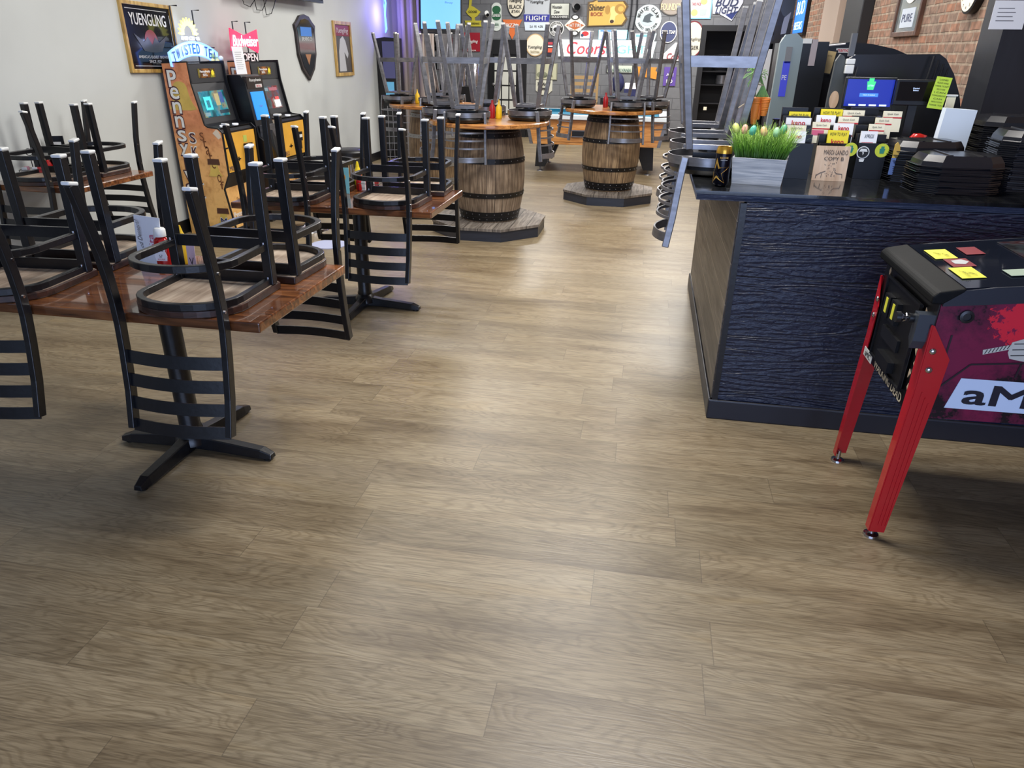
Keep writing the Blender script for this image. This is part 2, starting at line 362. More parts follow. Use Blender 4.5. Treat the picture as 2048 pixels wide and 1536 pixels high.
def make_chair(label):
    t = thing('dining_chair', label, 'chair', (0, 0, 0), 0)
    out = arc_u(.205, .19, -.21)
    MB().prism([(x, y) for x, y in out], 0, .026, 'z').build('seat', SEATW, t, bevel=.004)
    MB().prism([(x*.97, y*.97) for x, y in out], .0262, .0285, 'z').build('seat_underside', PLY, t)
    ring = arc_u(.184, .15, -.202)
    for z in (.04, .172): MB().sweep([(x, y, z) for x, y in ring], .024, .026).build('frame_ring', BLK, t, bevel=.003)
    for z in (.05, .178): MB().sweep([(-.19, .155, z), (.19, .155, z)], .012, .042).build('front_crossbar', BLK, t)
    for s in (-1, 1):
        p = MB().sweep([(s*.188, .148, .028), (s*.186, .156, .462)], .036, .036, (0, 1, 0)).build('front_leg', BLK, t, bevel=.003)
        MB().box((s*.186, .156, .467), (.04, .04, .012)).build('glide', WHT, p, bevel=.004)
        pts = [(s*.203, -.278, .45), (s*.2, -.252, .33), (s*.198, -.23, .22), (s*.197, -.219, .13), (s*.197, -.214, .05), (s*.196, -.215, -.03), (s*.194, -.225, -.13), (s*.191, -.245, -.27), (s*.188, -.275, -.405)]
        q = MB().sweep(pts, .024, .036, (0, 1, 0)).build('back_post', BLK, t, bevel=.003)
        MB().box((s*.203, -.279, .453), (.03, .042, .012), rot=(-.18, 0, 0)).build('glide', WHT, q, bevel=.004)
        sc_ = MB()
        for z in (.04, .172): sc_.cyl((s*.2105, -.216, z), .006, .004, 8, rot=(0, PI/2, 0)).cyl((s*.188, .13, z+.016), .005, .006, 8)
        sc_.build('bolt_heads', CHROME, q)
    for i in range(4):
        z = -.145-.083*i; yb = -.228-(abs(z)-.14)*.165
        pts = [(-.188+.376*j/8, yb - .022*math.sin(PI*j/8), z) for j in range(9)]
        MB().sweep(pts, .005, .046, (0, .19, .98)).build('back_slat', BLK, t, smooth=True)
    return t
ch0 = make_chair('x')
CHG = 'upturned black ladder-back chairs on the tables'
chairs = [
 (-1.548, 2.235, .012, TZ, 'upturned chair hanging over the near table front edge, beside its right corner'),
 (-2.33, 2.222, .07, TZ, 'upturned chair cut off by the left edge of the photo, on the near table'),
 (-1.511, 2.675, PI-.03, TZ, 'upturned chair on the near table, its back hanging behind the right-hand corner'),
 (-2.33, 2.665, PI+.05, TZ, 'upturned chair at the back of the near table, behind the one at the left edge'),
 (-1.497, 4.12, -.03, TZ, 'upturned chair hanging over the front edge of the second table, right of the teal card'),
 (-2.117, 4.08, .025, TZ, 'upturned chair at the front of the second table, left of the teal card'),
 (-1.452, 4.592, PI+.04, TZ, 'upturned chair at the back right of the second table, before the barrel'),
 (-2.085, 4.48, PI, TZ, 'upturned chair at the back left of the second table, before the blue-screen kiosk'),
 (-3.88, 4.17, 0, .785, 'upturned chair on the front of the small table by the left wall'),
 (-3.845, 4.57, PI, .785, 'upturned chair at the back of the small wall table')]
for i, (x, y, r, z, lb) in enumerate(chairs):
    if i == 0: ch0.location = (x, y, z+.001); ch0.rotation_euler = (0, 0, r); ch0['label'] = lb; ch0['group'] = CHG
    else: dup(ch0, (x, y, z+.001), r, lb, CHG)
# ================================================================ BARRELS, PLATFORMS, BAR STOOLS
def stave_mat(name, base, dark, light):
    k = NT(name); tc = k.n('ShaderNodeTexCoord'); sx = k.n('ShaderNodeSeparateXYZ'); k.l(tc, sx, 3)
    ang = k.math('ARCTAN2', sx.outputs[1], sx.outputs[0]); st = k.math('MULTIPLY', ang, 26/(2*PI)); idn = k.math('FLOOR', st)
    wn = k.n('ShaderNodeTexWhiteNoise', noise_dimensions='1D'); k.t.links.new(idn, wn.inputs['W'])
    cb = k.n('ShaderNodeCombineXYZ'); k.t.links.new(k.math('MULTIPLY', ang, 9), cb.inputs[0]); k.t.links.new(k.math('MULTIPLY', sx.outputs[2], 2.2), cb.inputs[1]); k.t.links.new(wn.outputs[0], cb.inputs[2])
    n1 = k.n('ShaderNodeTexNoise', i_Scale=2.2, i_Detail=7.0, i_Distortion=.5); k.l(cb, n1)
    n2 = k.n('ShaderNodeTexNoise', i_Scale=5.0, i_Detail=4.0); k.l(tc, n2, 3)
    c = k.ramp(n1.outputs[0], ((.3, sl(dark)), (.5, sl(base)), (.72, sl(light))))
    c = k.mix(1.0, c, k.ramp(n2.outputs[0], ((.3, (.45, .43, .42, 1)), (.6, (1, 1, 1, 1)))), 'MULTIPLY')
    f = k.math('MULTIPLY_ADD', wn.outputs[0], .35, .8); cc = k.n('ShaderNodeCombineColor')
    for i in range(3): k.t.links.new(f, cc.inputs[i])
    c = k.mix(1.0, c, cc.outputs[0], 'MULTIPLY')
    fr = k.math('FRACT', st); e = k.math('LESS_THAN', k.math('MINIMUM', fr, k.math('SUBTRACT', 1, fr)), .02)
    c = k.mix(e, c, sl((40, 32, 26))); k.t.links.new(c, k.b.inputs['Base Color']); k.b.inputs['Roughness'].default_value = .6
    k.bump(k.math('SUBTRACT', n1.outputs[0], e), .35, .006); return k.m
STAVE = stave_mat('oak_staves', (142, 122, 100), (92, 74, 58), (172, 152, 128))
STAVE2 = stave_mat('oak_staves_warm', (146, 122, 92), (98, 76, 54), (176, 150, 114))
HOOPB = P('black_hoop', (20, 19, 21), .4, .3); HOOPW = P('galvanised_hoop', (150, 150, 148), .45, .6)
BARTOP = grain('pine_bar_top', (176, 118, 62), (116, 68, 32), (206, 150, 88), (2.5, 30, 30), .3, .1, boards=(1, .12), coat=.4, seam=.001)
DECK = grain('grey_deck_boards', (112, 104, 96), (78, 70, 62), (142, 134, 124), (40, 3, 3), .6, .4, boards=(0, .14), seam=.003)
BARB = P('black_fascia', (40, 44, 54), .35, noise=.2, nscale=(4, 4, 30), bump=.1)
def barrel(cx, cy, z0, label, m, hoop, H=.865, top_label=None, platform=None, rtop=.56):
    if platform:
        pf = thing('octagonal_platform', platform, 'platform', (cx, cy, 0), 0, 'octagonal barrel platforms')
        R = .525/math.cos(PI/8)
        o8 = [(R*math.cos(PI/8+i*PI/4), R*math.sin(PI/8+i*PI/4)) for i in range(8)]
        MB().prism([(x*.985, y*.985) for x, y in o8], 0, z0-.025, 'z').build('fascia', BARB, pf)
        MB().prism(o8, z0-.025, z0-.001, 'z').build('deck', DECK, pf)
    b = thing('wooden_barrel', label, 'barrel', (cx, cy, z0), 0, 'upright oak barrels carrying bar tops')
    prof = []
    def rad(t): return .272 + .066*(1-(2*t-1)**2)
    for i in range(17):
        t = i/16; prof.append((rad(t), t*H))
    MB().lathe(prof, seg=52).build('staves', m, b, smooth=True)
    for (a, c) in ((.015, .04), (.065, .045), (.27, .045), (.63, .045), (.885, .045), (.945, .05)):
        mm = MB(); mm.lathe([(rad(a)+.001, a*H), (rad(a)+.005, a*H), (rad(a+c/H)+.005, a*H+c), (rad(a+c/H)+.001, a*H+c)], seg=52)
        h = mm.build('hoop', hoop, b, smooth=False)
        rv = MB()
        for j in range(26):
            an = 2*PI*j/26; r_ = rad(a+c/H/2)+.006; rv.ball((r_*math.cos(an), r_*math.sin(an), a*H+c/2), .005, seg=6, n=4)
        rv.build('rivets', STEEL, h)
    tt = MB().lathe([(rtop-.008, -.02), (rtop, -.012), (rtop, .012), (rtop-.008, .02)], seg=48).build('round_bar_top', BARTOP, smooth=True, loc=(cx, cy, z0+H+.021))
    tag(tt, top_label, 'tabletop', 'round wooden tops on the barrels')
    return z0+H+.041
zt1 = barrel(-1.47, 6.86, .12, 'weathered oak barrel with black riveted hoops, nearest the dining tables', STAVE, HOOPB, top_label='round orange-brown wooden top on the nearest barrel', platform='octagonal grey-decked platform under the nearest barrel')
zt2 = barrel(-.42, 8.82, .12, 'oak barrel with black hoops in front of the pool table, on its own octagonal step', STAVE2, HOOPB, top_label='round wooden top on the barrel in front of the pool table', platform='octagonal platform under the barrel in front of the pool table')
zt3 = barrel(-2.72, 9.3, .0, 'oak barrel with pale galvanised hoops, far left by the wall', STAVE2, HOOPW, H=.95, top_label='round wooden top on the far left barrel by the wall')
def make_stool():
    t = thing('bar_stool', 'x', 'stool', (0, 0, 0), 0)
    MB().lathe([(.14, .0), (.185, .008), (.2, .03), (.195, .046), (.17, .05)], seg=28).build('cushion', VINYL, t, smooth=True)
    rg = [(.203*math.cos(2*PI*i/28), .203*math.sin(2*PI*i/28), .068) for i in range(28)]
    MB().sweep(rg, .006, .04, closed=True).build('seat_band', STEEL, t, smooth=True)
    MB().box((0, 0, .06), (.3, .05, .02)).box((0, 0, .06), (.05, .3, .02)).box((0, 0, .085), (.17, .17, .03)).cyl((0, 0, .105), .06, .02).build('swivel_plate', BPL, t)
    q = [(-.105, -.105, .128), (.105, -.105, .128), (.105, .105, .128), (-.105, .105, .128)]
    MB().sweep(q, .03, .022, closed=True).build('leg_collar', STEEL, t)
    for sx_ in (-1, 1):
        for sy_ in (-1, 1):
            l = MB().sweep([(sx_*.105, sy_*.105, .118), (sx_*.2, sy_*.2, .79)], .033, .033, (0, 1, 0)).build('leg', STEEL, t, bevel=.003)
            MB().box((sx_*.2, sy_*.2, .795), (.03, .03, .014)).build('glide', P('pale_glide', (206, 206, 202), .5), l)
    f = .105+.095*(.5-.118)/.672
    MB().sweep([(-f, -f, .5), (f, -f, .5), (f, f, .5), (-f, f, .5)], .012, .046, closed=True).build('footrest', STEEL, t)
    for s in (-1, 1):
        MB().sweep([(s*.178, -.12, .088), (s*.183, -.13, .02), (s*.184, -.14, -.08), (s*.186, -.15, -.2), (s*.192, -.17, -.345)], .022, .034, (0, 1, 0)).build('back_post', STEEL, t, bevel=.004, smooth=False)
    for z, h in ((-.075, .014), (-.14, .014), (-.205, .014), (-.3, .045)):
        y = -.14+z*.08; pts = [(-.184+.368*j/10, y-.075*math.sin(PI*j/10)**.7, z) for j in range(11)]
        MB().sweep(pts, .008, h, (0, .12, .99)).build('back_rail' if h > .02 else 'back_slat', STEEL, t, smooth=True)
    return t
st0 = make_stool()
SG = 'upturned steel bar stools with black seats'
def place_stool(x, y, z, r, lb, _n=[0]):
    if _n[0] == 0: st0.location = (x, y, z); st0.rotation_euler = (0, 0, r); st0['label'] = lb; st0['group'] = SG
    else: dup(st0, (x, y, z), r, lb, SG)
    _n[0] += 1
def ring_stools(cx, cy, z, spec):
    for dx, dy, r, lb in spec: place_stool(cx+dx, cy+dy, z+.001, r, lb)
ring_stools(-1.47, 6.86, zt1, [
 (-.13, -.34, .06, 'upturned bar stool at the front of the nearest barrel, its ladder back facing the camera'),
 (-.45, .04, -PI/2+.5, 'upturned bar stool on the left side of the nearest barrel'),
 (.37, .05, PI/2-.12, 'upturned bar stool on the right side of the nearest barrel, its back seen edge-on'),
 (-.14, .45, PI+.1, 'upturned bar stool at the back of the nearest barrel')])
ring_stools(-.42, 8.82, zt2, [
 (.16, -.33, .12, 'upturned bar stool at the front of the pool-table barrel, before the lit sign'),
 (-.41, -.03, -PI/2+.45, 'upturned bar stool on the left side of the pool-table barrel'),
 (.42, -.0, PI/2-.5, 'upturned bar stool on the right side of the pool-table barrel'),
 (.05, .4, PI, 'upturned bar stool at the back of the pool-table barrel')])
ring_stools(-2.72, 9.3, zt3, [
 (-.43, -.06, -.5, 'upturned bar stool nearest the left wall, on the far left barrel'),
 (.12, -.33, .3, 'upturned bar stool at the front right of the far left barrel'),
 (.1, .38, PI, 'upturned bar stool at the back of the far left barrel')])
# ================================================================ BAR COUNTER
def charred(name, c, bumpst, sc_=(1.6, 1.6, 22), rough=.33):
    k = NT(name); tc = k.n('ShaderNodeTexCoord'); mp = k.n('ShaderNodeMapping'); mp.inputs['Scale'].default_value = sc_; k.l(tc, mp, 3)
    n0 = k.n('ShaderNodeTexNoise', i_Scale=1.0, i_Detail=2.0, i_Distortion=1.0); k.l(mp, n0)
    rg = k.math('MULTIPLY_ADD', k.math('SINE', k.math('MULTIPLY', n0.outputs[0], 60)), .5, .5)
    m2 = k.n('ShaderNodeMapping'); m2.inputs['Scale'].default_value = (28, 28, 95); k.l(tc, m2, 3)
    n2 = k.n('ShaderNodeTexNoise', i_Scale=1.0, i_Detail=3.0, i_Distortion=.5); k.l(m2, n2)
    sx = k.n('ShaderNodeSeparateXYZ'); k.l(tc, sx, 3); fr = k.math('FRACT', k.math('DIVIDE', k.math('ADD', sx.outputs[2], .05), .19)); e = k.math('LESS_THAN', fr, .02)
    h = k.math('SUBTRACT', k.math('ADD', k.math('MULTIPLY', rg, .5), n2.outputs[0]), k.math('MULTIPLY', e, 2))
    k.t.links.new(k.mix(e, sl(c), tuple(v*.3 for v in sl(c)[:3])+(1,)), k.b.inputs['Base Color']); k.b.inputs['Roughness'].default_value = rough; k.bump(h, bumpst, .009); return k.m
CHAR = charred('charred_black_boards', (30, 37, 58), .85, (.9, .9, 11), .4)
EDGE = charred('black_top_edge', (62, 70, 92), .6, (2, 2, 60), .35)
CTOP = grain('black_countertop', (24, 25, 27), (14, 14, 16), (40, 41, 42), (22, 3, 3), .12, .05, coat=.5)
SIDEW = grain('grey_brown_cladding', (84, 78, 72), (48, 44, 42), (112, 104, 94), (30, 2.2, 30), .45, .3, boards=(2, .19), seam=.0022, seamcol=(150, 140, 126))
CX0, CY0 = .41, 3.17
ctr = thing('bar_counter', 'black bar counter with charred board front, standing to the right of the aisle', 'counter', (1.3, 4.2, 0))
O = (-1.3, -4.2)
def cb(mb, x0, x1, y0, y1, z0, z1): return mb.bx(x0+O[0], x1+O[0], y0+O[1], y1+O[1], z0, z1)
cb(MB(), CX0+.012, 2.4, CY0, CY0+.02, .1, 1.03).build('front_cladding', CHAR, ctr)
cb(cb(MB(), CX0, CX0+.02, CY0+.012, 5.35, .1, 1.03), CX0, 2.4, 5.33, 5.35, .1, 1.03).build('side_cladding', SIDEW, ctr)
cb(MB(), CX0+.004, CX0+.03, CY0-.006, CY0+.02, .1, 1.03).build('corner_trim', BLK, ctr)
cb(cb(MB(), CX0-.012, 2.4, CY0-.014, CY0, 0, .1), CX0-.012, CX0, CY0, 5.36, 0, .1).build('kick_base', P('black_cove_base', (30, 33, 44), .4), ctr, bevel=.006)
m = MB(); m.prism([(.225-1.3, 3.2-4.2), (2.4-1.3, 3.2-4.2), (2.4-1.3, 4.6-4.2), (.95-1.3, 4.6-4.2), (.95-1.3, 5.42-4.2), (.225-1.3, 5.42-4.2)], 1.056, 1.07, 'z'); m.build('countertop', CTOP, ctr)
m = MB(); m.prism([(.23-1.3, 3.205-4.2), (2.4-1.3, 3.205-4.2), (2.4-1.3, 4.6-4.2), (.95-1.3, 4.6-4.2), (.95-1.3, 5.415-4.2), (.23-1.3, 5.415-4.2)], 1.03, 1.0558, 'z'); m.build('top_edge', EDGE, ctr)
cb(cb(MB(), .93, 2.4, 4.55, 4.57, .1, 1.03), .88, .9, 4.57, 5.35, .1, 1.03).build('back_panel', BPL, ctr)
for i, (x, y, r, lb) in enumerate(((.31, 3.75, -PI/2-.04, 'upturned bar stool on the counter end nearest the camera, beside the drink can'), (.33, 4.3, -PI/2, 'middle of the three upturned bar stools on the counter'), (.33, 4.9, -PI/2+.04, 'farthest of the three upturned bar stools on the counter'))):
    place_stool(x, y, 1.071, r, lb)
CZ = 1.0705
# can
can = thing('drink_can', 'tall black and gold energy drink can on the counter corner', 'can', (.335, 3.34, CZ))
MB().lathe([(.022, 0), (.03, .006), (.034, .016), (.034, .150), (.031, .162)], seg=28).build('body', P('black_can', (12, 12, 26), .25, .5), can, smooth=True)
MB().lathe([(.0342, .14), (.0342, .151), (.0312, .163), (.029, .168), (.026, .166), (.026, .162)], seg=28).build('rim', P('gold_rim', (206, 160, 60), .25, .8), can, smooth=True)
GOLD = P('gold_print', (200, 156, 70), .35, .4)
star = []
for i in range(10):
    a = PI/2 + i*PI/5 + .1; r = .06 if i % 2 == 0 else .024; star.append((r*math.cos(a)-.01, r*math.sin(a)+.062))
def wrap_prism(poly, R, name, m, par, a0=-PI/2):
    """print wrapped on a cylinder of radius R"""
    bm = MB(); P2 = [(R*math.cos(a0+u/R), R*math.sin(a0+u/R), v) for u, v in poly]
    cu = sum(u for u, v in poly)/len(poly); cv = sum(v for u, v in poly)/len(poly)
    c = bm.bm.verts.new((R*math.cos(a0+cu/R)*1.002, R*math.sin(a0+cu/R)*1.002, cv)); vs = [bm.bm.verts.new(p) for p in P2]
    for i in range(len(vs)): bm.bm.faces.new((c, vs[i], vs[(i+1) % len(vs)]))
    return bm.build(name, m, par)
def dense(poly, n=6):
    out = []
    for i, p in enumerate(poly):
        q = poly[(i+1) % len(poly)]
        for j in range(n): out.append((p[0]+(q[0]-p[0])*j/n, p[1]+(q[1]-p[1])*j/n))
    return out
wrap_prism(dense(star), .0346, 'star_emblem', GOLD, can, -PI/2-.5)
wrap_prism(dense([((x+.01)*.62-.01, (z-.065)*.62+.065) for x, z in star]), .0349, 'star_centre', P('black_can', (12, 12, 26)), can, -PI/2-.5)
text('ROCKSTAR', .034, .008, (0, -.0352, .124), GOLD, can)
text('ENERGY DRINK', .028, .003, (0, -.0352, .114), WHT, can)
# planter with grass and eggs
pl = thing('grass_planter', 'rectangular grey-white planter of artificial grass on the counter', 'planter', (.515, 3.495, CZ), -.2)
GREYW = grain('whitewashed_wood', (178, 182, 186), (150, 155, 162), (206, 208, 210), (4, 40, 60), .6, .2)
m = MB(); A = [(-.106, -.095), (.106, -.095), (.106, .095), (-.106, .095)]
ro = [[m.bm.verts.new((x*k_, y*k_, z)) for x, y in A] for k_, z in ((1, 0), (1.1, .115), (1.02, .115), (.95, .02))]
for a, b in zip(ro, ro[1:]):
    for j in range(4): m.bm.faces.new((a[j], a[(j+1) % 4], b[(j+1) % 4], b[j]))
m.bm.faces.new(ro[0][::-1]); m.bm.faces.new(ro[3]); m.build('box', GREYW, pl)
kG = NT('plastic_grass'); tc = kG.n('ShaderNodeTexCoord'); sx = kG.n('ShaderNodeSeparateXYZ'); kG.l(tc, sx, 3)
kG.t.links.new(kG.ramp(kG.math('MULTIPLY', sx.outputs[2], 4.0), ((.4, sl((44, 72, 48))), (.62, sl((96, 150, 44))), (.9, sl((178, 214, 104))))), kG.b.inputs['Base Color']); kG.b.inputs['Roughness'].default_value = .5
GR = kG.m
def blades(n, bx_, by_, h0, h1, z0, w, lean, name, m, par, seed=1):
    rd = random.Random(seed); mb = MB()
    for i in range(n):
        x, y = rd.uniform(-bx_, bx_), rd.uniform(-by_, by_); h = rd.uniform(h0, h1); a = rd.uniform(0, 2*PI); l = rd.uniform(0, lean)*h
        ex, ey = x/bx_*h*.28, y/by_*h*.22; d = Vector((math.cos(a), math.sin(a), 0)); s_ = Vector((-d.y, d.x, 0)); prev = None
        for j in range(5):
            t = j/4; c = Vector((x+ex*t, y+ey*t, z0+h*(t-.22*t**3*(l/h)*2)))+d*(l*t*t); ww = w*(1-.8*t)
            r = (mb.bm.verts.new(c-s_*ww/2), mb.bm.verts.new(c+s_*ww/2))
            if prev: mb.bm.faces.new((prev[0], prev[1], r[1], r[0]))
            prev = r
    o = mb.build(name, m, par); return o
tag(blades(1200, .1, .082, .085, .182, .09, .0045, .55, 'artificial_grass', GR, pl), kind='stuff')
EG = 'plastic easter eggs in the planter grass'
for i, (px, py, c, lb) in enumerate(((1472, 253, (206, 214, 122), 'yellow-green plastic egg at the left end of the planter grass'), (1490, 256, (230, 170, 150), 'pink plastic egg in the planter grass'), (1506, 258, (96, 186, 160), 'teal plastic egg in the planter grass between pink and peach eggs'), (1528, 260, (222, 184, 130), 'peach plastic egg in the planter grass'), (1553, 262, (160, 206, 160), 'pale green plastic egg at the right of the planter grass'), (1567, 256, (110, 182, 140), 'darker green plastic egg at the right end of the planter grass'))):
    p = wp(px, py+3, Y=3.44 + (.05 if i in (1, 5) else 0))
    tag(MB().lathe([(.0001, -.021), (.009, -.019), (.0145, -.01), (.0155, 0), (.013, .011), (.008, .019), (.0001, .023)], seg=18).build('plastic_egg', P('egg%d' % i, c, .35), smooth=True, loc=tuple(p), rot=(.2*(i % 3-1), .25*((i*7) % 3-1), 0)), lb, 'egg', EG)
# dark bottle with carrot bunch, red bottle
bt = thing('glass_bottle', 'dark glass bottle with the carrot bunch on its neck, behind the planter', 'bottle', (.587, 3.70, CZ))
MB().lathe([(.038, 0), (.04, .01), (.04, .13), (.034, .17), (.018, .2), (.016, .25), (.018, .26)], seg=24).build('body', P('dark_glass_bottle', (22, 12, 26), .1), bt, smooth=True)
cr = thing('carrot_bunch', 'decorative bunch of orange carrots with stringy green tops above the planter', 'decoration', tuple(wp(1524, 194, Y=3.66)))
ORA = P('carrot_orange', (232, 130, 50), .6); TOPG = P('carrot_greens', (134, 178, 110), .6); TW = P('twine', (190, 176, 150), .8)
for i, (dx, L, rr) in enumerate(((-.024, .12, .02), (.016, .082, .022), (-.006, .1, .016))):
    pr = []
    for j in range(25):
        t = j/24; r = rr*(1-.45*t**2)*(1+.05*math.sin(j*PI*.9)); pr.append((max(.002, r if j not in (0, 24) else r*.6), -t*L))
    MB().lathe(pr, (dx, -.012*(i != 2), 0), 14).build('carrot', ORA, cr, smooth=True)
rd = random.Random(5); m = MB()
for i in range(70):
    a = rd.uniform(0, 2*PI); L = rd.uniform(.7, 1.2); k1 = rd.uniform(.3, 1)
    p0 = Vector((rd.uniform(-.03, .03), rd.uniform(-.012, .012), 0)); p1 = Vector((rd.uniform(-.008, .0), 0, .05)); p2 = p1+Vector((-.03*L, rd.uniform(-.03, .03), .06*L)); p3 = p2+Vector((-.05*L*k1+rd.uniform(-.01, .05), rd.uniform(-.04, .04), rd.uniform(-.04, .03)))
    m.tube([p0, p1, p2, p3, p3+Vector((rd.uniform(-.02, .01), 0, -.02*k1))], .0019, 4)
tag(m.build('greens', TOPG, cr), kind='stuff')
MB().tube([(-.004, -.012, .05), (-.03, -.02, .055), (-.045, -.02, .04), (-.05, -.02, .0), (-.075, -.02, -.03), (-.1, -.02, -.048)], .0028, 6).build('twine', TW, cr)
rb = thing('ketchup_bottle', 'red squeeze bottle with a white label behind the planter, beside the stools', 'bottle', (.515, 3.76, CZ))
MB().lathe([(.03, 0), (.032, .01), (.032, .1), (.026, .13), (.014, .15)], seg=20, sx=1, sy=.7).build('body', P('ketchup_red', (150, 24, 30), .3), rb, smooth=True)
MB().cyl((0, 0, .165), .018, .03).build('cap', WHT, rb); MB().bx(-.02, .02, -.0235, -.021, .04, .09).build('label', PAPER, rb)
# lottery brochure holders
ACR = P('black_acrylic', (12, 12, 14), .3, spec=.3); YEL = P('yellow_card', (232, 214, 40), .5); CREAM = P('cream_card', (232, 226, 200), .6); PNK = P('pink_card', (206, 96, 128), .6)
INK = P('black_ink', (24, 24, 26), .6); RINK = P('red_ink', (190, 30, 44), .5); LIME = P('lime_sticker', (196, 208, 52), .45); TEAL = P('teal_print', (40, 130, 110), .5)
def holder(x0, x1, yf, zf, label, tiers=4):
    h = thing('brochure_holder', label, 'holder', ((x0+x1)/2, yf, CZ), 0, 'stepped black brochure holders on the counter')
    hw = (x1-x0)/2; m = MB(); z = zf-CZ
    pr = [(0, 0), (0, z)]
    for i in range(tiers): pr += [(.02+.07*i, z+.035*i), (.02+.07*i, z-.03+.035*i), (.05+.07*i, z-.03+.035*i), (.05+.07*i, z+.035*(i+1))]
    pr += [(.05+.07*tiers-.05, z+.035*tiers), (.07*tiers, 0)]
    m.prism(pr, -hw, hw, 'x'); m.build('stepped_body', ACR, h)
    return h
hl = [(1573, 1627, 3.64, 'narrow black brochure holder at the left, directly behind the planter'), (1640, 1705, 3.72, 'black brochure holder behind the wooden plaque'), (1718, 1776, 3.72, 'right-hand black brochure holder with the white round logo on its front')]
HO = []
for a, b, y, lb in hl: HO.append(holder(wp(a, 290, Y=y).x, wp(b, 290, Y=y).x, y, wp(a, 286, Y=y).z, lb))
cards = [(1579, 1622, 223, 3, 0, 'HOW TO PLAY', YEL), (1573, 1623, 235, 2, 0, 'KENO', PAPER), (1574, 1613, 250, 1, 0, 'QUICK CASH', CREAM), (1575, 1613, 262, 0, 0, 'KENO', PAPER),
 (1643, 1686, 218, 3, 1, 'HOW TO PLAY', YEL), (1634, 1672, 230, 2, 1, 'KENO', PAPER), (1626, 1661, 244, 1, 1, 'QUICK CASH', CREAM), (1687, 1730, 220, 3, 1, 'QUICK CASH', CREAM), (1678, 1718, 233, 2, 1, 'QUICK CASH', CREAM), (1669, 1708, 246, 1, 1, 'KENO', PAPER), (1657, 1699, 260, 0, 1, 'HOW TO PLAY', YEL),
 (1768, 1805, 222, 3, 2, 'QUICK CASH', CREAM), (1752, 1785, 235, 2, 2, 'QUICK CASH', CREAM), (1739, 1770, 248, 1, 2, 'QUICK CASH', CREAM), (1723, 1756, 262, 0, 2, 'XPRESS', PAPER)]
pos = ['topmost', 'second', 'third', 'lowest']
for a, b, yt, tier, hi, s, mt in cards:
    y = [3.64, 3.72, 3.72][hi]+.035+.07*tier; p = wp(a, yt, Y=y); q = wp(b, yt, Y=y); ww = q.x-p.x
    side = ['left', 'middle', 'right'][hi]; extra = '' if hi != 1 else (', left column' if a in (1643, 1634, 1626) else ', right column')
    c = thing('play_slips', '%s %s packet, %s step of the %s holder%s' % ('yellow' if mt is YEL else 'white' if mt is PAPER else 'cream', s, pos[3-tier], side, extra), 'brochure', ((p.x+q.x)/2, y, p.z), 0, 'lottery play slips in the holders', rot=(-.12, 0, 0))
    MB().bx(-ww/2, ww/2, -.006, .006, -.095, 0).build('slips', mt, c)
    if s == 'HOW TO PLAY':
        text(s, ww*.8, .014, (0, -.0068, -.017), INK, c)
        if tier == 0: text('keno', ww*.6, .02, (0, -.0068, -.05), RINK, c, bold=.03)
    elif s == 'KENO': text('keno', ww*.55, .02, (0, -.0068, -.022), RINK, c, bold=.03); MB().bx(-ww/2, ww/2, -.0066, -.0061, -.06, -.054).build('stripe', RINK, c)
    elif s == 'XPRESS': text('XPRESS', ww*.6, .016, (0, -.0068, -.022), INK, c, italic=.3); MB().bx(-ww*.4, ww*.3, -.0066, -.0061, -.055, -.05).build('stripe', RINK, c)
    else: text('Quick Cash', ww*.6, .009, (0, -.0068, -.014), INK, c); MB().bx(-ww/2, ww/2, -.0066, -.0061, -.033, -.027).build('stripe', RINK, c); (MB().bx(-ww/2, ww*.2, -.0066, -.0061, -.06, -.036).build('pink_band', PNK, c) if a == 1626 else None)
def disc(px, py, Y, r, m, par_name, label, cat, sy=1.0):
    p = wp(px, py, Y=Y); return tag(MB().cyl((0, 0, 0), r, .001, 28, rot=(PI/2, 0, 0)).build(par_name, m, loc=tuple(p)), label, cat)
for px, py, lb in ((1701, 299, 'round lime sticker half hidden behind the plaque'), (1764, 301, 'round lime sticker right of the white logo')):
    p = wp(px, py, Y=3.7185); d = thing('round_sticker', lb, 'sticker', tuple(p)); MB().cyl((0, 0, 0), .031, .001, 28, rot=(PI/2, 0, 0)).build('disc', LIME, d)
    MB().prism([(-.012, .008), (-.006, .008), (-.006, .018), (.008, .018), (.008, .008), (.013, .008), (.009, -.014), (-.009, -.014)], -.0012, -.0006, 'y').build('keystone', TEAL, d)
p = wp(1726, 305, Y=3.7185); d = thing('round_sticker', 'white round bulb-shaped logo with a moustache on the right brochure holder', 'sticker', tuple(p))
MB().prism(circ(.028, 28)+[], -.001, 0, 'y').build('disc', WHT, d); MB().prism(circ(.024, 28), -.0016, -.0011, 'y').build('black_centre', INK, d)
MB().prism([(-.012, -.03), (.012, -.03), (.009, -.042), (-.009, -.042)], -.001, 0, 'y').build('stem', WHT, d); text('9', .008, .014, (0, -.0018, -.004), WHT, d); MB().prism([(-.019, .004), (.019, .004), (.012, .017), (-.012, .017)], -.0019, -.0017, 'y').build('beard', WHT, d)
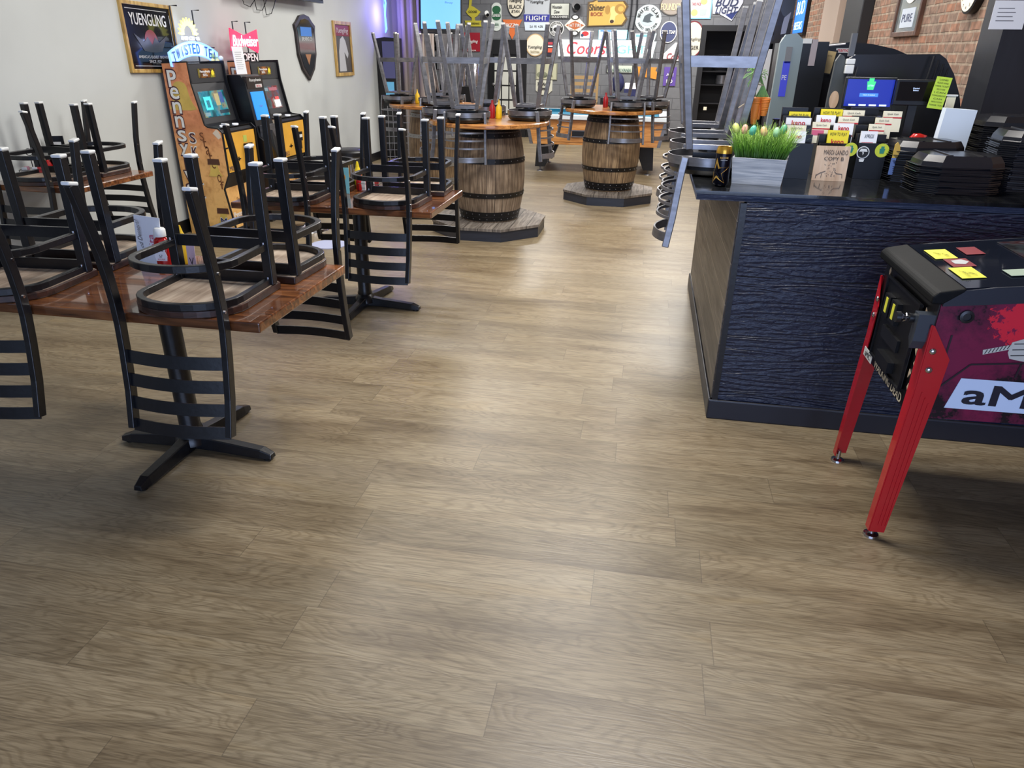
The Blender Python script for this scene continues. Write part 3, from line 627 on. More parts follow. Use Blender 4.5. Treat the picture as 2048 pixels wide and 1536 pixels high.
# plaque
pq = thing('wooden_plaque', 'light wooden plaque with handwritten black lettering and dots, leaning on the holder', 'plaque', tuple(wp(1656, 362, Z=CZ)), 0, rot=(-.06, 0, 0))
LW = grain('light_birch', (206, 176, 146), (186, 152, 122), (222, 196, 168), (30, 3, 3), .5, .1)
MB().bx(-.074, .074, 0, .012, 0, .155).build('board', LW, pq)
text('MASOi LANDO', .105, .02, (.012, -.001, .128), INK, pq); text('COPY B', .085, .016, (.008, -.001, .1), INK, pq)
rd = random.Random(3); m = MB()
for i in range(40):
    a = rd.uniform(-1, 1); z = rd.uniform(.02, .085); m.cyl((a*.03*(1+abs(z-.05)*8)*.8, -.001, z), .0012, .001, 8, rot=(PI/2, 0, 0))
for a, b in (((-.06, .022), (-.045, .034)), ((-.045, .034), (-.02, .045)), ((.02, .044), (.03, .035)), ((.03, .035), (.055, .033)), ((.055, .033), (.058, .015)), ((-.058, .03), (-.06, .012)), ((-.035, .034), (-.036, .015))): m.sweep([(a[0], -.001, a[1]), (b[0], -.001, b[1])], .001, .0016)
m.build('drawing', INK, pq)
# red bottle, tag, papers, note
rr = thing('red_bottle', 'rounded red plastic bottle upside down beside the stacks of black trays', 'bottle', tuple(wp(1812, 345, Z=CZ)), 0, rot=(0, .12, 0))
MB().lathe([(.018, 0), (.03, .015), (.034, .06), (.03, .1), (.044, .14), (.044, .165), (.032, .185), (.001, .19)], seg=22, sy=.7).build('body', P('glossy_red', (186, 34, 26), .2), rr, smooth=True)
MB().bx(-.02, .01, -.034, -.025, .06, .12).build('label', P('grey_label', (120, 116, 116), .5), rr)
p = wp(1786, 325, Y=3.66); d = thing('sticker_tag', 'gold and blue polka-dot tag at the right edge of the brochure holders', 'sticker', tuple(p)); MB().bx(-.01, .01, 0, .004, -.055, .02).build('dotted_strip', P('blue_print', (92, 116, 170), .5), d); MB().prism([(-.008, .02), (.012, .02), (.02, .05), (.014, .075), (.002, .09), (-.008, .08)], 0, .004, 'y').build('gold_shape', P('gold_card', (200, 164, 72), .5), d)
p = wp(1915, 218, Y=3.95); d = thing('paper_stack', 'tall white block of paper leaning behind the black trays', 'paper', (p.x, 3.95, CZ), 0, rot=(0, .05, 0)); MB().bx(-.065, .075, 0, .05, .0, p.z-CZ).build('sheets', P('white_paper_block', (214, 226, 238), .5), d)
# tray stacks
TRAY = P('black_tray_plastic', (30, 30, 34), .18)
def tray_mesh(w_, d_):
    m = MB(); c = .2
    def oc(k, z, dx=0): return [m.bm.verts.new((x*k, y*k, z)) for x, y in ((-w_/2, -d_/2+c*d_), (-w_/2+c*w_, -d_/2), (w_/2-c*w_, -d_/2), (w_/2, -d_/2+c*d_), (w_/2, d_/2-c*d_), (w_/2-c*w_, d_/2), (-w_/2+c*w_, d_/2), (-w_/2, d_/2-c*d_))]
    R_ = [oc(.86, 0), oc(1, .0), oc(1.012, .0014), oc(1, .003), oc(.92, .003), oc(.9, .02), oc(.8, .046)]
    for a, b in zip(R_, R_[1:]):
        for j in range(8): m.bm.faces.new((a[j], a[(j+1) % 8], b[(j+1) % 8], b[j]))
    m.bm.faces.new(R_[-1])
    for x in (-w_*.18, w_*.18): m.bx(x-.006, x+.006, -d_*.40, d_*.40, .044, .05)
    return m
ORD = 'top second third fourth fifth sixth seventh eighth ninth tenth eleventh twelfth thirteenth fourteenth fifteenth sixteenth seventeenth eighteenth nineteenth twentieth twenty-first twenty-second twenty-third twenty-fourth twenty-fifth twenty-sixth twenty-seventh twenty-eighth twenty-ninth thirtieth thirty-first thirty-second thirty-third'.split()
T0 = None; TG = 'black takeout trays stacked on the counter'
for k, (x, y, r, n, wd, dp, nm) in enumerate(((1.325, 3.47, .05, 14, .36, .24, 'front stack at the counter edge'), (1.275, 3.77, .2, 17, .34, .24, 'stack behind the front one'), (1.66, 3.62, -.1, 25, .3, .26, 'tall stack at the right photo edge'), (1.73, 3.98, .0, 29, .34, .26, 'tallest stack, rearmost at the right edge'))):
    proto = None
    for i in range(n):
        z = CZ+.0085*i; rj = r+.022*math.sin(i*2.3+k); lb = 'black tray, %s from the top of the %s' % (ORD[n-1-i], nm) if i < n-1 else 'topmost black tray of the '+nm
        if proto is None: proto = tray_mesh(wd, dp).build('takeout_tray', TRAY, loc=(x, y, z), rot=(0, 0, rj)); tag(proto, lb, 'tray', TG)
        else:
            c = proto.copy(); col.objects.link(c); c.location = (x+.004*math.sin(i*1.7), y+.003*math.cos(i*2.1), z); c.rotation_euler = (0, 0, rj); c['label'] = lb
# ---- lottery terminal area
def monitor(name, pxs, Y, label, emi, par=None):
    a = wp(*pxs[0], Y=Y); b = wp(*pxs[1], Y=Y); w_, h_ = (b.x-a.x), (a.z-b.z); cx, cz = (a.x+b.x)/2, (a.z+b.z)/2
    t = thing(name, label, 'monitor', (cx, Y, CZ)); zc = cz-CZ
    MB().bx(-w_/2-.01, w_/2+.012, 0, .03, zc-h_/2-.022, zc+h_/2+.01).build('casing', BPL, t, bevel=.004)
    MB().bx(-w_/2, w_/2, -.002, -.0005, zc-h_/2, zc+h_/2).build('screen', emi, t)
    MB().bx(-.02, .02, .02, .04, .01, zc-h_/2).bx(-.08, .08, -.03, .07, 0, .012).build('stand', BPL, t)
    return t, w_, h_, zc
WE = P('screen_white', (200, 220, 255), .5, emit=(200, 220, 255), es=1.0); GE = P('screen_green', (60, 190, 120), .5, emit=(60, 190, 120), es=1.0)
t, w_, h_, zc = monitor('lottery_monitor', ((1697, 158), (1779, 214)), 4.2, 'monitor showing a blue lottery screen behind the brochure holders', P('blue_screen', (20, 36, 130), .3, emit=(24, 40, 140), es=.9))
MB().prism([(-.02, .06), (-.012, .06), (-.012, .075), (.012, .075), (.012, .06), (.022, .06), (.016, .02), (-.014, .02)], -.0035, -.0025, 'y').build('logo', GE, t, loc=(0, 0, zc-.005)); text('LOTTERY', .03, .008, (.001, -.0042, zc+.035), WE, t)
MB().bx(-.045, .045, -.0032, -.0024, zc-.018, zc-.001).build('button', P('screen_blue', (70, 130, 220), .5, emit=(60, 110, 210), es=1), t); text('TOUCH TO DISPLAY', .06, .006, (0, -.0045, zc-.0095), WE, t)
for i in range(4): MB().bx(-.09+i*.05, -.055+i*.05, -.0032, -.0024, zc-.062, zc-.054).build('button', WE, t)
t, w_, h_, zc = monitor('payment_monitor', ((1800, 163), (1870, 203)), 4.15, 'black standby monitor with tiny white words, right of the blue screen', SCREEN); text('Checked\nBalance', .03, .016, (-.01, -.003, zc+.01), WE, t)
d = thing('handwritten_note', 'lime green handwritten note stuck beside the black monitor', 'note', tuple(wp(1879, 186, Y=4.1)), 0, rot=(0, .1, 0)); MB().bx(-.036, .036, 0, .001, -.073, .073).build('sheet', P('lime_paper', (190, 222, 70), .6), d)
for i in range(9): text(['LADIES', 'PLEASE HAND', 'WRITE TICKET', 'AND IT IS YOURS', 'I CAN', 'TOMORROW', 'CAN', 'WRITE IT DOWN', 'THANK YOU'][i], .04+.012*(i % 3), .007, (0, -.0008, .06-i*.0145), INK, d)
pt = thing('receipt_printer', 'black printer unit with a small blue light under the monitors', 'printer', (1.36, 4.2, CZ)); MB().bx(-.13, .13, -.12, .1, 0, .14).build('body', BPL, pt, bevel=.01); MB().bx(-.09, .06, -.125, -.119, .08, .086).build('slot', STEEL, pt); MB().ball((.09, -.121, .07), .005, seg=8, n=5).build('indicator', P('blue_led', (80, 90, 255), .4, emit=(90, 100, 255), es=4), pt)
b = thing('paper_roll_tab', 'cream paper strip standing on the counter behind the white paper block', 'paper', tuple(wp(1901, 205, Y=4.2))); MB().bx(-.02, .02, 0, .01, CZ-b.location.z, .03).build('strip', CREAM, b); MB().bx(-.026, .026, -.004, .014, .03, .037).build('clip', WHT, b)
# curved black hood behind the monitors
Yh = 4.5
hp = [(1697, 228), (1697, 118), (1712, 109), (1800, 109), (1880, 108), (1893, 118), (1908, 148), (1919, 190), (1923, 240), (1923, 300)]
hw_ = [wp(a, b, Y=Yh) for a, b in hp]; hx = sum(p.x for p in hw_)/len(hw_)
hood = thing('terminal_hood', 'large black curved-top hood around the lottery terminal', 'booth', (hx, Yh, CZ))
MB().prism([(hw_[0].x-hx, 0)]+[(p.x-hx, p.z-CZ) for p in hw_[1:-1]]+[(hw_[-1].x-hx, 0)], 0, .03, 'y').build('back_board', P('hood_black', (26, 27, 30), .22), hood)
fp = [wp(a, b, Y=Yh-.06) for a, b in ((1680, 108), (1687, 112), (1693, 135), (1697, 170), (1697, 232), (1643, 232), (1655, 190), (1664, 150), (1670, 122))]
MB().prism([(p.x-hx, p.z-CZ) for p in fp[:4]]+[(fp[4].x-hx, 0), (fp[5].x-hx+.01, 0)]+[(p.x-hx, p.z-CZ) for p in fp[6:]], -.08, -.05, 'y').build('side_fin', P('fin_grey', (62, 66, 66), .5, noise=.2, nscale=(20, 20, 3)), hood)
c = wp(1668, 200, Y=Yh-.09); MB().lathe([(.024, -.003), (.024, .003)], (c.x-hx, -.085, c.z-CZ), 24, sx=1, rot=(PI/2, 0, 0), sy=1.9).build('wooden_badge', LW, hood)
for i in range(4): a = wp(1868+i*9, 112+i*8, Y=Yh-.03); MB().tube([(a.x-hx, -.04, a.z-CZ), (a.x-hx-.012, -.05, a.z-CZ-.1), (a.x-hx-.03, -.04, a.z-CZ-.17)], .006, 6).build('hanging_cable', BPL, hood)
ra = thing('router_box', 'small white wireless box with trailing wires on the black hood', 'router', tuple(wp(1702, 125, Y=Yh-.12))); MB().bx(-.022, .022, 0, .03, -.055, -.012).bx(-.022, .022, 0, .03, -.009, .018).build('body', WHT, ra, bevel=.004)
MB().bx(-.014, .012, .02, .05, .03, .14).build('antenna_panel', P('grey_plastic', (86, 88, 92), .4), ra)
rd = random.Random(2)
for i in range(3): MB().tube([(.0, .0, -.055), (-.02+.02*i, .0, -.1), (.01*i, -.01, -.13), (.03, 0, -.09), (.025+.01*i, .02, -.02)], .002, 5).build('wire', BPL, ra)
# namco style arcade cabinet with arched side, and the upright machine left of it (floor standing)
Ya = 5.75
ap = [wp(a, b, Y=Ya) for a, b in ((1642, 100), (1655, 90), (1700, 84), (1745, 88), (1790, 98), (1830, 116), (1850, 135))]
ax = ap[3].x
ar = thing('arcade_cabinet', 'black arcade cabinet with an arched top and white edge trim', 'arcade machine', (ax, Ya, 0))
MB().prism([(ap[0].x-ax, 0)]+[(p.x-ax, p.z) for p in ap]+[(ap[-1].x-ax+.03, 0)], 0, .5, 'y').build('cabinet', P('arcade_black', (20, 21, 25), .3), ar)
lp = [wp(a, b, Y=Ya) for a, b in ((1612, 232), (1636, 180), (1642, 140), (1644, 104), (1652, 92), (1690, 88))]
MB().tube([(p.x-ax, -.01, p.z) for p in lp], .006, 6).build('edge_trim', P('trim_white', (190, 186, 190), .4), ar)
q = wp(1689, 101, Y=Ya-.005); MB().bx(q.x-ax-.055, q.x-ax+.055, -.006, -.001, q.z-.014, q.z+.014).build('badge', WHT, ar); text('namco', .09, .016, (q.x-ax, -.0072, q.z), RINK, ar, bold=.03)
for i, px in enumerate((1722, 1745, 1758)):
    q = wp(px, 111, Y=Ya-.005); MB().tube([(q.x-ax+.02*math.cos(t*PI/4), -.004, q.z-.02+.022*math.sin(t*PI/4)) for t in range(5)], .002, 5).build('white_line_art', WHT, ar)
fr_ = thing('framed_notice', 'black framed yellowed notice hanging on the arched arcade cabinet', 'frame', tuple(wp(1658, 118, Y=Ya-.03)), 0, rot=(0, .12, 0)); MB().bx(-.045, .045, 0, .015, -.1, .06).build('frame', BPL, fr_); MB().bx(-.035, .035, -.002, -.0005, -.09, .05).build('notice', P('yellowed_paper', (186, 164, 116), .6), fr_); text('NOTICE', .03, .01, (0, -.003, .02), INK, fr_)
Yk = 5.5
kp = [wp(a, b, Y=Yk) for a, b in ((1562, 80), (1573, 67), (1594, 66), (1608, 76), (1660, 82))]
kx = kp[2].x; kt = kp[2].z
ka = thing('ticket_kiosk', 'tall grey and black kiosk with a blue panel, left of the arched arcade cabinet', 'kiosk', (kx, Yk, 0))
GK = P('kiosk_grey', (138, 152, 154), .4, .2)
MB().prism([(kp[0].x-kx-.02, 0), (kp[0].x-kx-.0, kt-.06), (kp[1].x-kx, kt-.01), (kp[2].x-kx, kt), (kp[3].x-kx, kt-.04), (kp[3].x-kx, 0)], 0, .05, 'y').build('front_frame', GK, ka)
MB().bx(kp[3].x-kx, kp[4].x-kx, .0, .24, 0, kt-.05).bx(kp[0].x-kx, kp[3].x-kx, .05, .24, 0, kt-.06).build('cabinet', P('kiosk_black', (22, 24, 28), .35), ka)
def kq(px, py): p = wp(px, py, Y=Yk-.004); return p.x-kx, p.z
x1_, z1_ = kq(1568, 155); MB().bx(x1_-.02, x1_+.025, -.004, -.0005, z1_-.12, z1_+.1).build('blue_panel', P('panel_blue', (60, 62, 160), .4, emit=(50, 60, 190), es=.5), ka); text('PE', .03, .03, (x1_, -.006, z1_), WHT, ka)
x1_, z1_ = kq(1580, 110); MB().bx(x1_-.03, x1_+.01, -.004, -.0005, z1_-.05, z1_+.05).build('logo_panel', P('panel_grey', (120, 122, 126), .5), ka)
x1_, z1_ = kq(1627, 102); MB().bx(x1_-.02, x1_+.02, -.004, -.0005, z1_-.09, z1_+.07).build('posted_label', P('label_mix', (170, 160, 164), .5), ka)
x1_, z1_ = kq(1616, 82); MB().bx(x1_-.03, x1_+.03, -.004, -.0005, z1_-.015, z1_+.015).build('sticker', WHT, ka)
# black steel column beyond the counter
q0 = wp(1947, 273, Y=4.75).x
struct('trim_steel_column', MB().bx(q0, XR, 4.75, 5.05, 0, HC), P('column_black', (30, 32, 38), .4, noise=.2, nscale=(30, 30, 3)))
d = thing('posted_sheet', 'white sheet taped high on the black column at the right edge', 'paper', tuple(wp(2018, 30, Y=4.745))); MB().bx(-.085, .085, 0, .002, -.07, .07).build('sheet', PAPER, d)
for i in range(4): MB().bx(-.06, .02+.01*(i % 2), -.001, -.0002, .03-i*.02, .034-i*.02).build('printed_line', P('grey_ink', (120, 120, 125), .6), d)
# ================================================================ RIGHT BRICK WALL
def on_right(px, py, off=0): return wp(px, py, X=XR-off)
bl, br_ = on_right(1787, 75), on_right(1838, 70)
fw_ = bl.y-br_.y; fz = bl.z
mf = thing('framed_mirror', 'wood-framed beer mirror with a round wave logo on the brick wall', 'mirror', (XR, (bl.y+br_.y)/2, fz), -PI/2)
FRW = grain('dark_walnut_frame', (84, 56, 44), (54, 34, 28), (110, 78, 60), (20, 20, 3), .4, .05)
def frame_parts(t, w_, h_, fwid, dep, fm, inner, gold=False):
    m = MB(); m.bx(-w_/2, -w_/2+fwid, -dep, 0, 0, h_).bx(w_/2-fwid, w_/2, -dep, 0, 0, h_).bx(-w_/2+fwid, w_/2-fwid, -dep, 0, 0, fwid).bx(-w_/2+fwid, w_/2-fwid, -dep, 0, h_-fwid, h_)
    m.build('frame', fm, t, bevel=.004); MB().bx(-w_/2+fwid, w_/2-fwid, -dep*.5, 0, fwid, h_-fwid).build('picture_panel', inner, t)
frame_parts(mf, fw_, 1.05, .045, .04, FRW, P('mirror_grey', (132, 142, 146), .12, .6))
MB().prism(circ(.27, 36, 0, .56), -.028, -.0202, 'y').build('round_logo', WHT, mf); MB().prism(circ(.235, 36, 0, .56), -.0295, -.0282, 'y').build('logo_ring', P('logo_silver', (180, 188, 190), .4), mf)
arc_text('WHITE CLAW', .19, 0, .56, -.031, .065, INK, mf, PI*.9, PI*.1); arc_text('HARD SELTZER', .195, 0, .56, -.031, .05, INK, mf, PI*1.15, PI*1.85, inner=True)
for i in range(5): MB().tube([(-.12+.03*i, -.031, .5), (-.08+.03*i, -.031, .58+.01*i), (.0+.015*i, -.031, .62), (.05, -.031, .56)], .004, 5).build('wave_line', INK, mf)
MB().bx(-.2, .2, -.024, -.0202, .08, .25).build('caption_panel', P('pale_panel', (190, 200, 214), .4), mf); text('PURE', .3, .07, (0, -.026, .165), P('navy', (50, 60, 100), .5), mf)
cb_ = on_right(1946, 28); ck = thing('wall_clock', 'round white wall clock with a dark rim high on the brick wall', 'clock', (XR, cb_.y, cb_.z+.17), -PI/2)
MB().lathe([(.172, 0), (.172, .055), (.155, .06)], seg=36, rot=(PI/2, 0, 0)).build('rim', BPL, ck, smooth=True); MB().cyl((0, -.0615, 0), .154, .003, 36, rot=(PI/2, 0, 0)).build('face', P('clock_face', (226, 218, 200), .5), ck)
for h in range(12): a = h*PI/6; text(str(h or 12), .02, .022, (.125*math.sin(a), -.064, .125*math.cos(a)), INK, ck, 'numeral')
MB().bx(-.003, .003, -.066, -.064, 0, .1).build('minute_hand', INK, ck); MB().bx(0, .07, -.066, -.064, -.003, .003).build('hour_hand', INK, ck)
bl = wp(1603, 58, X=XR)
mf = thing('lit_beer_sign', 'small glowing blue beer sign on the far end of the right wall', 'sign', (XR-.01, bl.y, bl.z-.1), -PI/2); MB().bx(-.5, .5, -.05, 0, 0, .65).build('case', BPL, mf); MB().bx(-.46, .46, -.054, -.0505, .04, .61).build('glow_panel', P('neon_blue_panel', (40, 90, 200), .4, emit=(40, 110, 230), es=1.6), mf); text('BUD', .7, .2, (0, -.058, .42), P('lit_white', (230, 240, 255), .4, emit=(210, 230, 255), es=1.5), mf); text('BEERS', .7, .12, (0, -.058, .15), P('lit_white', (230, 240, 255)), mf)
# ================================================================ POOL TABLE
PW = grain('oak_laminate', (188, 130, 70), (150, 92, 42), (214, 160, 98), (3, 30, 22), .3, .03)
pt = thing('pool_table', 'oak-panelled coin-operated pool table with blue cloth behind the barrels', 'pool table', (-.75, 11.2, 0))
PX0, PX1, PY0, PY1 = -.98, .98, -.58, .62
MB().prism([(PX0+.1, .4), (PX1-.1, .4), (PX1, .74), (PX0, .74)], PY0, PY1, 'y').build('cabinet', PW, pt)
MB().bx(PX0-.03, PX1+.03, PY0-.04, PY0+.09, .74, .8).bx(PX0-.03, PX1+.03, PY1-.09, PY1+.04, .74, .8).bx(PX0-.03, PX0+.1, PY0+.09, PY1-.09, .74, .8).bx(PX1-.1, PX1+.03, PY0+.09, PY1-.09, .74, .8).build('top_rail', P('pale_rail', (214, 222, 228), .25), pt, bevel=.008)
MB().bx(PX0+.1, PX1-.1, PY0+.09, PY1-.09, .74, .765).bx(PX0+.1, PX1-.1, PY0+.09, PY0+.13, .765, .79).bx(PX0+.1, PX1-.1, PY1-.13, PY1-.09, .765, .805).build('blue_cloth', P('blue_cloth', (20, 110, 140), .9), pt)
for s in (-1, 1):
    MB().prism([(s*.885, .4), (s*.93, .4), (s*1.0, .74), (s*.955, .74)], PY0-.012, PY0+.03, 'y').build('corner_trim', STEEL, pt)
    for yy in (PY0+.1, PY1-.2):
        lg = MB().prism([(s*.84, .4), (s*.58, .4), (s*.72, .07), (s*.86, .07)], yy, yy+.14, 'y').build('leg', P('leg_black', (18, 18, 20), .4), pt)
        MB().lathe([(.05, 0), (.045, .012), (.014, .02), (.012, .07)], (s*.79, yy+.07, 0), 16).build('leveller', STEEL, lg)
MB().bx(-.6, .0, PY0-.006, PY0, .44, .68).build('access_panel', PW, pt); MB().bx(-.32, .12, PY0-.02, PY0-.006, .52, .59).build('ball_window', BPL, pt)
MB().bx(-.33, .13, PY0-.024, PY0-.006, .59, .602).bx(-.33, .13, PY0-.024, PY0-.006, .508, .52).build('window_rail', STEEL, pt)
# ================================================================ LEFT WALL GAME MACHINES
PARCH = NT('parchment_art'); tc = PARCH.n('ShaderNodeTexCoord'); nz = PARCH.n('ShaderNodeTexNoise', i_Scale=5.0, i_Detail=8.0); PARCH.l(tc, nz, 3)
nz2 = PARCH.n('ShaderNodeTexNoise', i_Scale=22.0, i_Detail=4.0); PARCH.l(tc, nz2, 3); sx = PARCH.n('ShaderNodeSeparateXYZ'); PARCH.l(tc, sx, 3)
g = PARCH.ramp(sx.outputs[2], ((.1, sl((236, 190, 116))), (.6, sl((234, 180, 112))), (1.3, sl((222, 148, 104)))))
PARCH.t.links.new(PARCH.mix(1.0, PARCH.mix(1.0, g, PARCH.ramp(nz.outputs[0], ((.35, (.72, .66, .6, 1)), (.6, (1, 1, 1, 1)))), 'MULTIPLY'), PARCH.ramp(nz2.outputs[0], ((.3, (.8, .72, .66, 1)), (.5, (1, 1, 1, 1)))), 'MULTIPLY'), PARCH.b.inputs['Base Color']); PARCH.b.inputs['Roughness'].default_value = .35
PARCH = PARCH.m
YDOOR = P('yellow_door', (222, 166, 62), .4, noise=.12, nscale=(6, 6, 6)); ABLK = P('machine_black', (18, 18, 21), .3); CABG = P('machine_charcoal', (42, 43, 46), .45)
BELL = P('bell_gold', (196, 168, 84), .4, noise=.25, nscale=(6, 6, 6)); YOKE = P('bell_yoke', (78, 46, 32), .6); PLUM = P('plum_letters', (66, 26, 40), .5); BRN = P('brown_script', (110, 62, 30), .6)
def screen_mat(name, cols, scale, es):
    k = NT(name); tc = k.n('ShaderNodeTexCoord'); v = k.n('ShaderNodeTexVoronoi', i_Scale=scale, distance='CHEBYCHEV'); k.l(tc, v, 3); n = k.n('ShaderNodeTexNoise', i_Scale=scale*.4, i_Detail=3.0); k.l(tc, n, 3)
    c = k.ramp(n.outputs[0], [(.25+.5*i/(len(cols)-1), sl(c_)) for i, c_ in enumerate(cols)]); c = k.mix(.15, c, v.outputs[1], 'OVERLAY')
    k.t.links.new(c, k.b.inputs['Emission Color']); k.b.inputs['Emission Strength'].default_value = es; k.b.inputs['Base Color'].default_value = (.01, .01, .01, 1); k.b.inputs['Roughness'].default_value = .12; return k.m
def bell(mb, cx, cz, s):
    R_ = [(.52, -.46), (.5, -.4), (.42, -.3), (.34, -.12), (.3, .08), (.27, .26), (.2, .38), (.09, .44)]
    return [(cx+s*a, cz+s*b) for a, b in [(-.3, -.5), (.3, -.5)]+R_+[(-a, b) for a, b in reversed(R_)]]
prof = [(0, 0), (0, 1.47), (-.235, 1.48), (-.24, 1.31), (-.305, .975), (-.335, .953), (-.43, .943), (-.462, .915), (-.465, .55), (-.4, .42), (-.455, .06), (-.455, 0)]
def skill_game(y0, y1, label, scr):
    w_ = (y1-y0)/2; t = thing('skill_game_cabinet', label, 'arcade machine', (-4.19, (y0+y1)/2, 0), PI/2)
    for s in (-1, 1): MB().prism(prof, s*w_-s*.02 if s > 0 else -w_, s*w_ if s > 0 else -w_+.02, 'x').build('side_panel', PARCH if s < 0 else ABLK, t)
    for s in (-1, 1): MB().sweep([(s*(w_-.01), y, z) for y, z in prof[1:-1]], .026, .014, (1, 0, 0)).build('edge_trim', BPL, t)
    inn = [(y+(.012 if y < -.01 else 0), z-(.008 if z > 1.4 else 0)) for y, z in prof]
    MB().prism(inn, -w_+.02, w_-.02, 'x').build('cabinet', ABLK, t)
    def onp(z):      # front profile depth at height z
        P_ = prof[2:]
        for (a, za), (b, zb) in zip(P_, P_[1:]):
            if zb <= z <= za: return a+(b-a)*(za-z)/(za-zb+1e-6)
        return -.46
    def panel(name, x0, x1, z0, z1, m, lift=.002, th=.002):
        a, b = onp(z0)+.012, onp(z1)+.012
        mb = MB(); mb.prism([(a-lift, z0), (a-lift-th, z0), (b-lift-th, z1), (b-lift, z1)], x0, x1, 'x'); return mb.build(name, m, t)
    panel('marquee_surround', -w_+.022, w_-.022, 1.315, 1.465, CABG, .0, .002); panel('bezel', -w_+.022, w_-.022, .98, 1.305, CABG, .0, .002)
    mq = MB(); mq.bx(-.13, .13, -.232, -.229, 1.355, 1.43); mq.build('marquee', screen_mat('marquee_art'+label[:3], ((150, 60, 30), (230, 150, 60), (90, 40, 30), (240, 220, 90)), 18, .5), t)
    text('Pennsylvania\nSKILL', .16, .05, (-.03, -.2335, 1.392), WHT, t, bold=.02); MB().prism([( .09+(.028 if i % 2 else .018)*math.cos(i*PI/8), 1.392+(.028 if i % 2 else .018)*math.sin(i*PI/8)) for i in range(16)], -.2345, -.233, 'y').build('sunburst', P('sun_yellow', (240, 220, 50), .4), t)
    panel('screen', -w_*.72, w_*.66, 1.03, 1.245, scr, .003)
    MB().prism([(-.33, .956), (-.43, .946), (-.43, .95), (-.33, .96)], -w_+.025, w_-.025, 'x').build('control_deck', ABLK, t)
    for x in (-.12, .09): MB().cyl((x, -.385, .958), .028, .012, 20).build('push_button', P('lit_button', (235, 235, 240), .3, emit=(235, 240, 255), es=.8), t)
    d = MB().bx(-w_+.024, w_-.024, -.462, -.455, .565, .9).build('front_door', YDOOR, t)
    a_ = MB().bx(.05, .16, -.495, -.462, .7, .79).bx(.06, .12, -.5, -.462, .62, .7).build('bill_acceptor', BPL, t); MB().bx(.09, .15, -.498, -.495, .735, .765).build('slot', WHT, a_)
    MB().bx(.06, .12, -.464, -.4621, .8, .86).build('sticker', P('green_sticker', (176, 190, 90), .5), t); MB().bx(-.27, -.22, -.466, -.462, .775, .785).bx(-.1, -.03, -.466, -.462, .66, .67).bx(-.07, -.055, -.466, -.462, .65, .685).build('keyhole_plate', BPL, t)
    text('MIELE', .12, .04, (-.18, -.4635, .6), P('navy_letters', (26, 24, 80), .5), t)
    lo = MB(); lo.prism([(-.386, .42), (-.391, .42), (-.446, .06), (-.441, .06)], -w_+.024, w_-.024, 'x'); lo.build('lower_panel', PARCH, t)
    text('... States of ...', .3, .045, (-.02, -.414, .3), BRN, t, rot=(PI/2-.15, 0, 0)); text('Pennsylvania', .38, .06, (-.05, -.436, .17), WHT, t, rot=(PI/2-.15, 0, 0), bold=.02)
    # left side artwork, facing the camera
    R_ = (PI/2, 0, -PI/2); X_ = -w_-.0005
    MB().prism(bell(None, -.135, 1.22, .25), X_-.001, X_, 'x').build('bell_motif', BELL, t)
    for i, (ch, z) in enumerate(zip('Pennsylvania', [1.352-.118*i for i in range(12)])):
        if z < .08: break
        hh = .135 if ch in 'PlY' else .095
        text(ch, .1 if ch not in 'li' else .045, hh+.022, (X_-.0014, -.074, z), PLUM, t, rot=R_, bold=.05); text(ch, .082 if ch not in 'li' else .03, hh, (X_-.0024, -.078, z), WHT, t, rot=R_, bold=.03)
    for i, ch in enumerate('SKILL'): text(ch, .07 if ch != 'I' else .02, .1, (X_-.0014, -.178, .865-.12*i), WHT, t, rot=R_, bold=.06); text(ch, .055 if ch != 'I' else .014, .082, (X_-.0024, -.178, .865-.12*i), PLUM, t, rot=R_, bold=.02)
    for i, ch in enumerate('State of'): text(ch, .04, .07, (X_-.0014, -.27-.018*i, .88-.06*i), BRN, t, rot=R_) if ch != ' ' else None
    for cz, cy, s_ in ((.6, -.345, .13), (.16, -.36, .12)):
        MB().prism(bell(None, cy, cz, s_), X_-.002, X_, 'x').build('small_bell', BELL, t); MB().prism([(cy-.06, cz+.04), (cy+.06, cz+.04), (cy+.055, cz+.09), (cy-.055, cz+.09)], X_-.003, X_, 'x').build('bell_yoke', YOKE, t)
    text('M', .07, .07, (X_-.0035, -.36, .13), WHT, t, rot=R_, bold=.08); text('M', .06, .06, (X_-.0045, -.36, .13), P('navy_letters', (26, 24, 80)), t, rot=R_, bold=.02)
    MB().prism([(-.38, .91), (-.42, .945), (-.44, .93), (-.46, .88), (-.43, .86)], X_-.001, X_, 'x').build('dog_nose_art', P('cream_art', (214, 200, 180), .5), t)
    return t, panel, w_
def deco(g, items):
    t, panel, w_ = g
    for x0, x1, z0, z1, c_, nm in items: panel(nm, x0, x1, z0, z1, P('scr_%d_%d_%d' % c_, c_, .3, emit=c_, es=.6), .0062, .0008)
g1 = skill_game(6.03, 6.62, 'left skill game cabinet with bell artwork and a teal game screen', screen_mat('teal_game', ((8, 18, 26), (20, 110, 130), (60, 190, 210), (190, 190, 150), (20, 40, 50)), 20, .55))
g2 = skill_game(7.08, 7.68, 'right skill game cabinet, its screen half hidden by the redemption kiosk', screen_mat('grey_game', ((40, 60, 66), (90, 110, 114), (120, 140, 150), (190, 70, 60), (240, 240, 240)), 16, .45))
deco(g1, [(.02, .09, 1.12, 1.22, (150, 140, 100), 'score_column'), (.1, .16, 1.14, 1.23, (60, 80, 130), 'score_column'), (.04, .19, 1.05, 1.08, (30, 50, 60), 'score_bar'), (-.16, -.05, 1.09, 1.2, (60, 200, 215), 'glowing_portal'), (-.13, -.08, 1.11, 1.17, (30, 90, 110), 'portal_centre'), (-.2, -.12, 1.04, 1.07, (100, 130, 140), 'score_bar')])
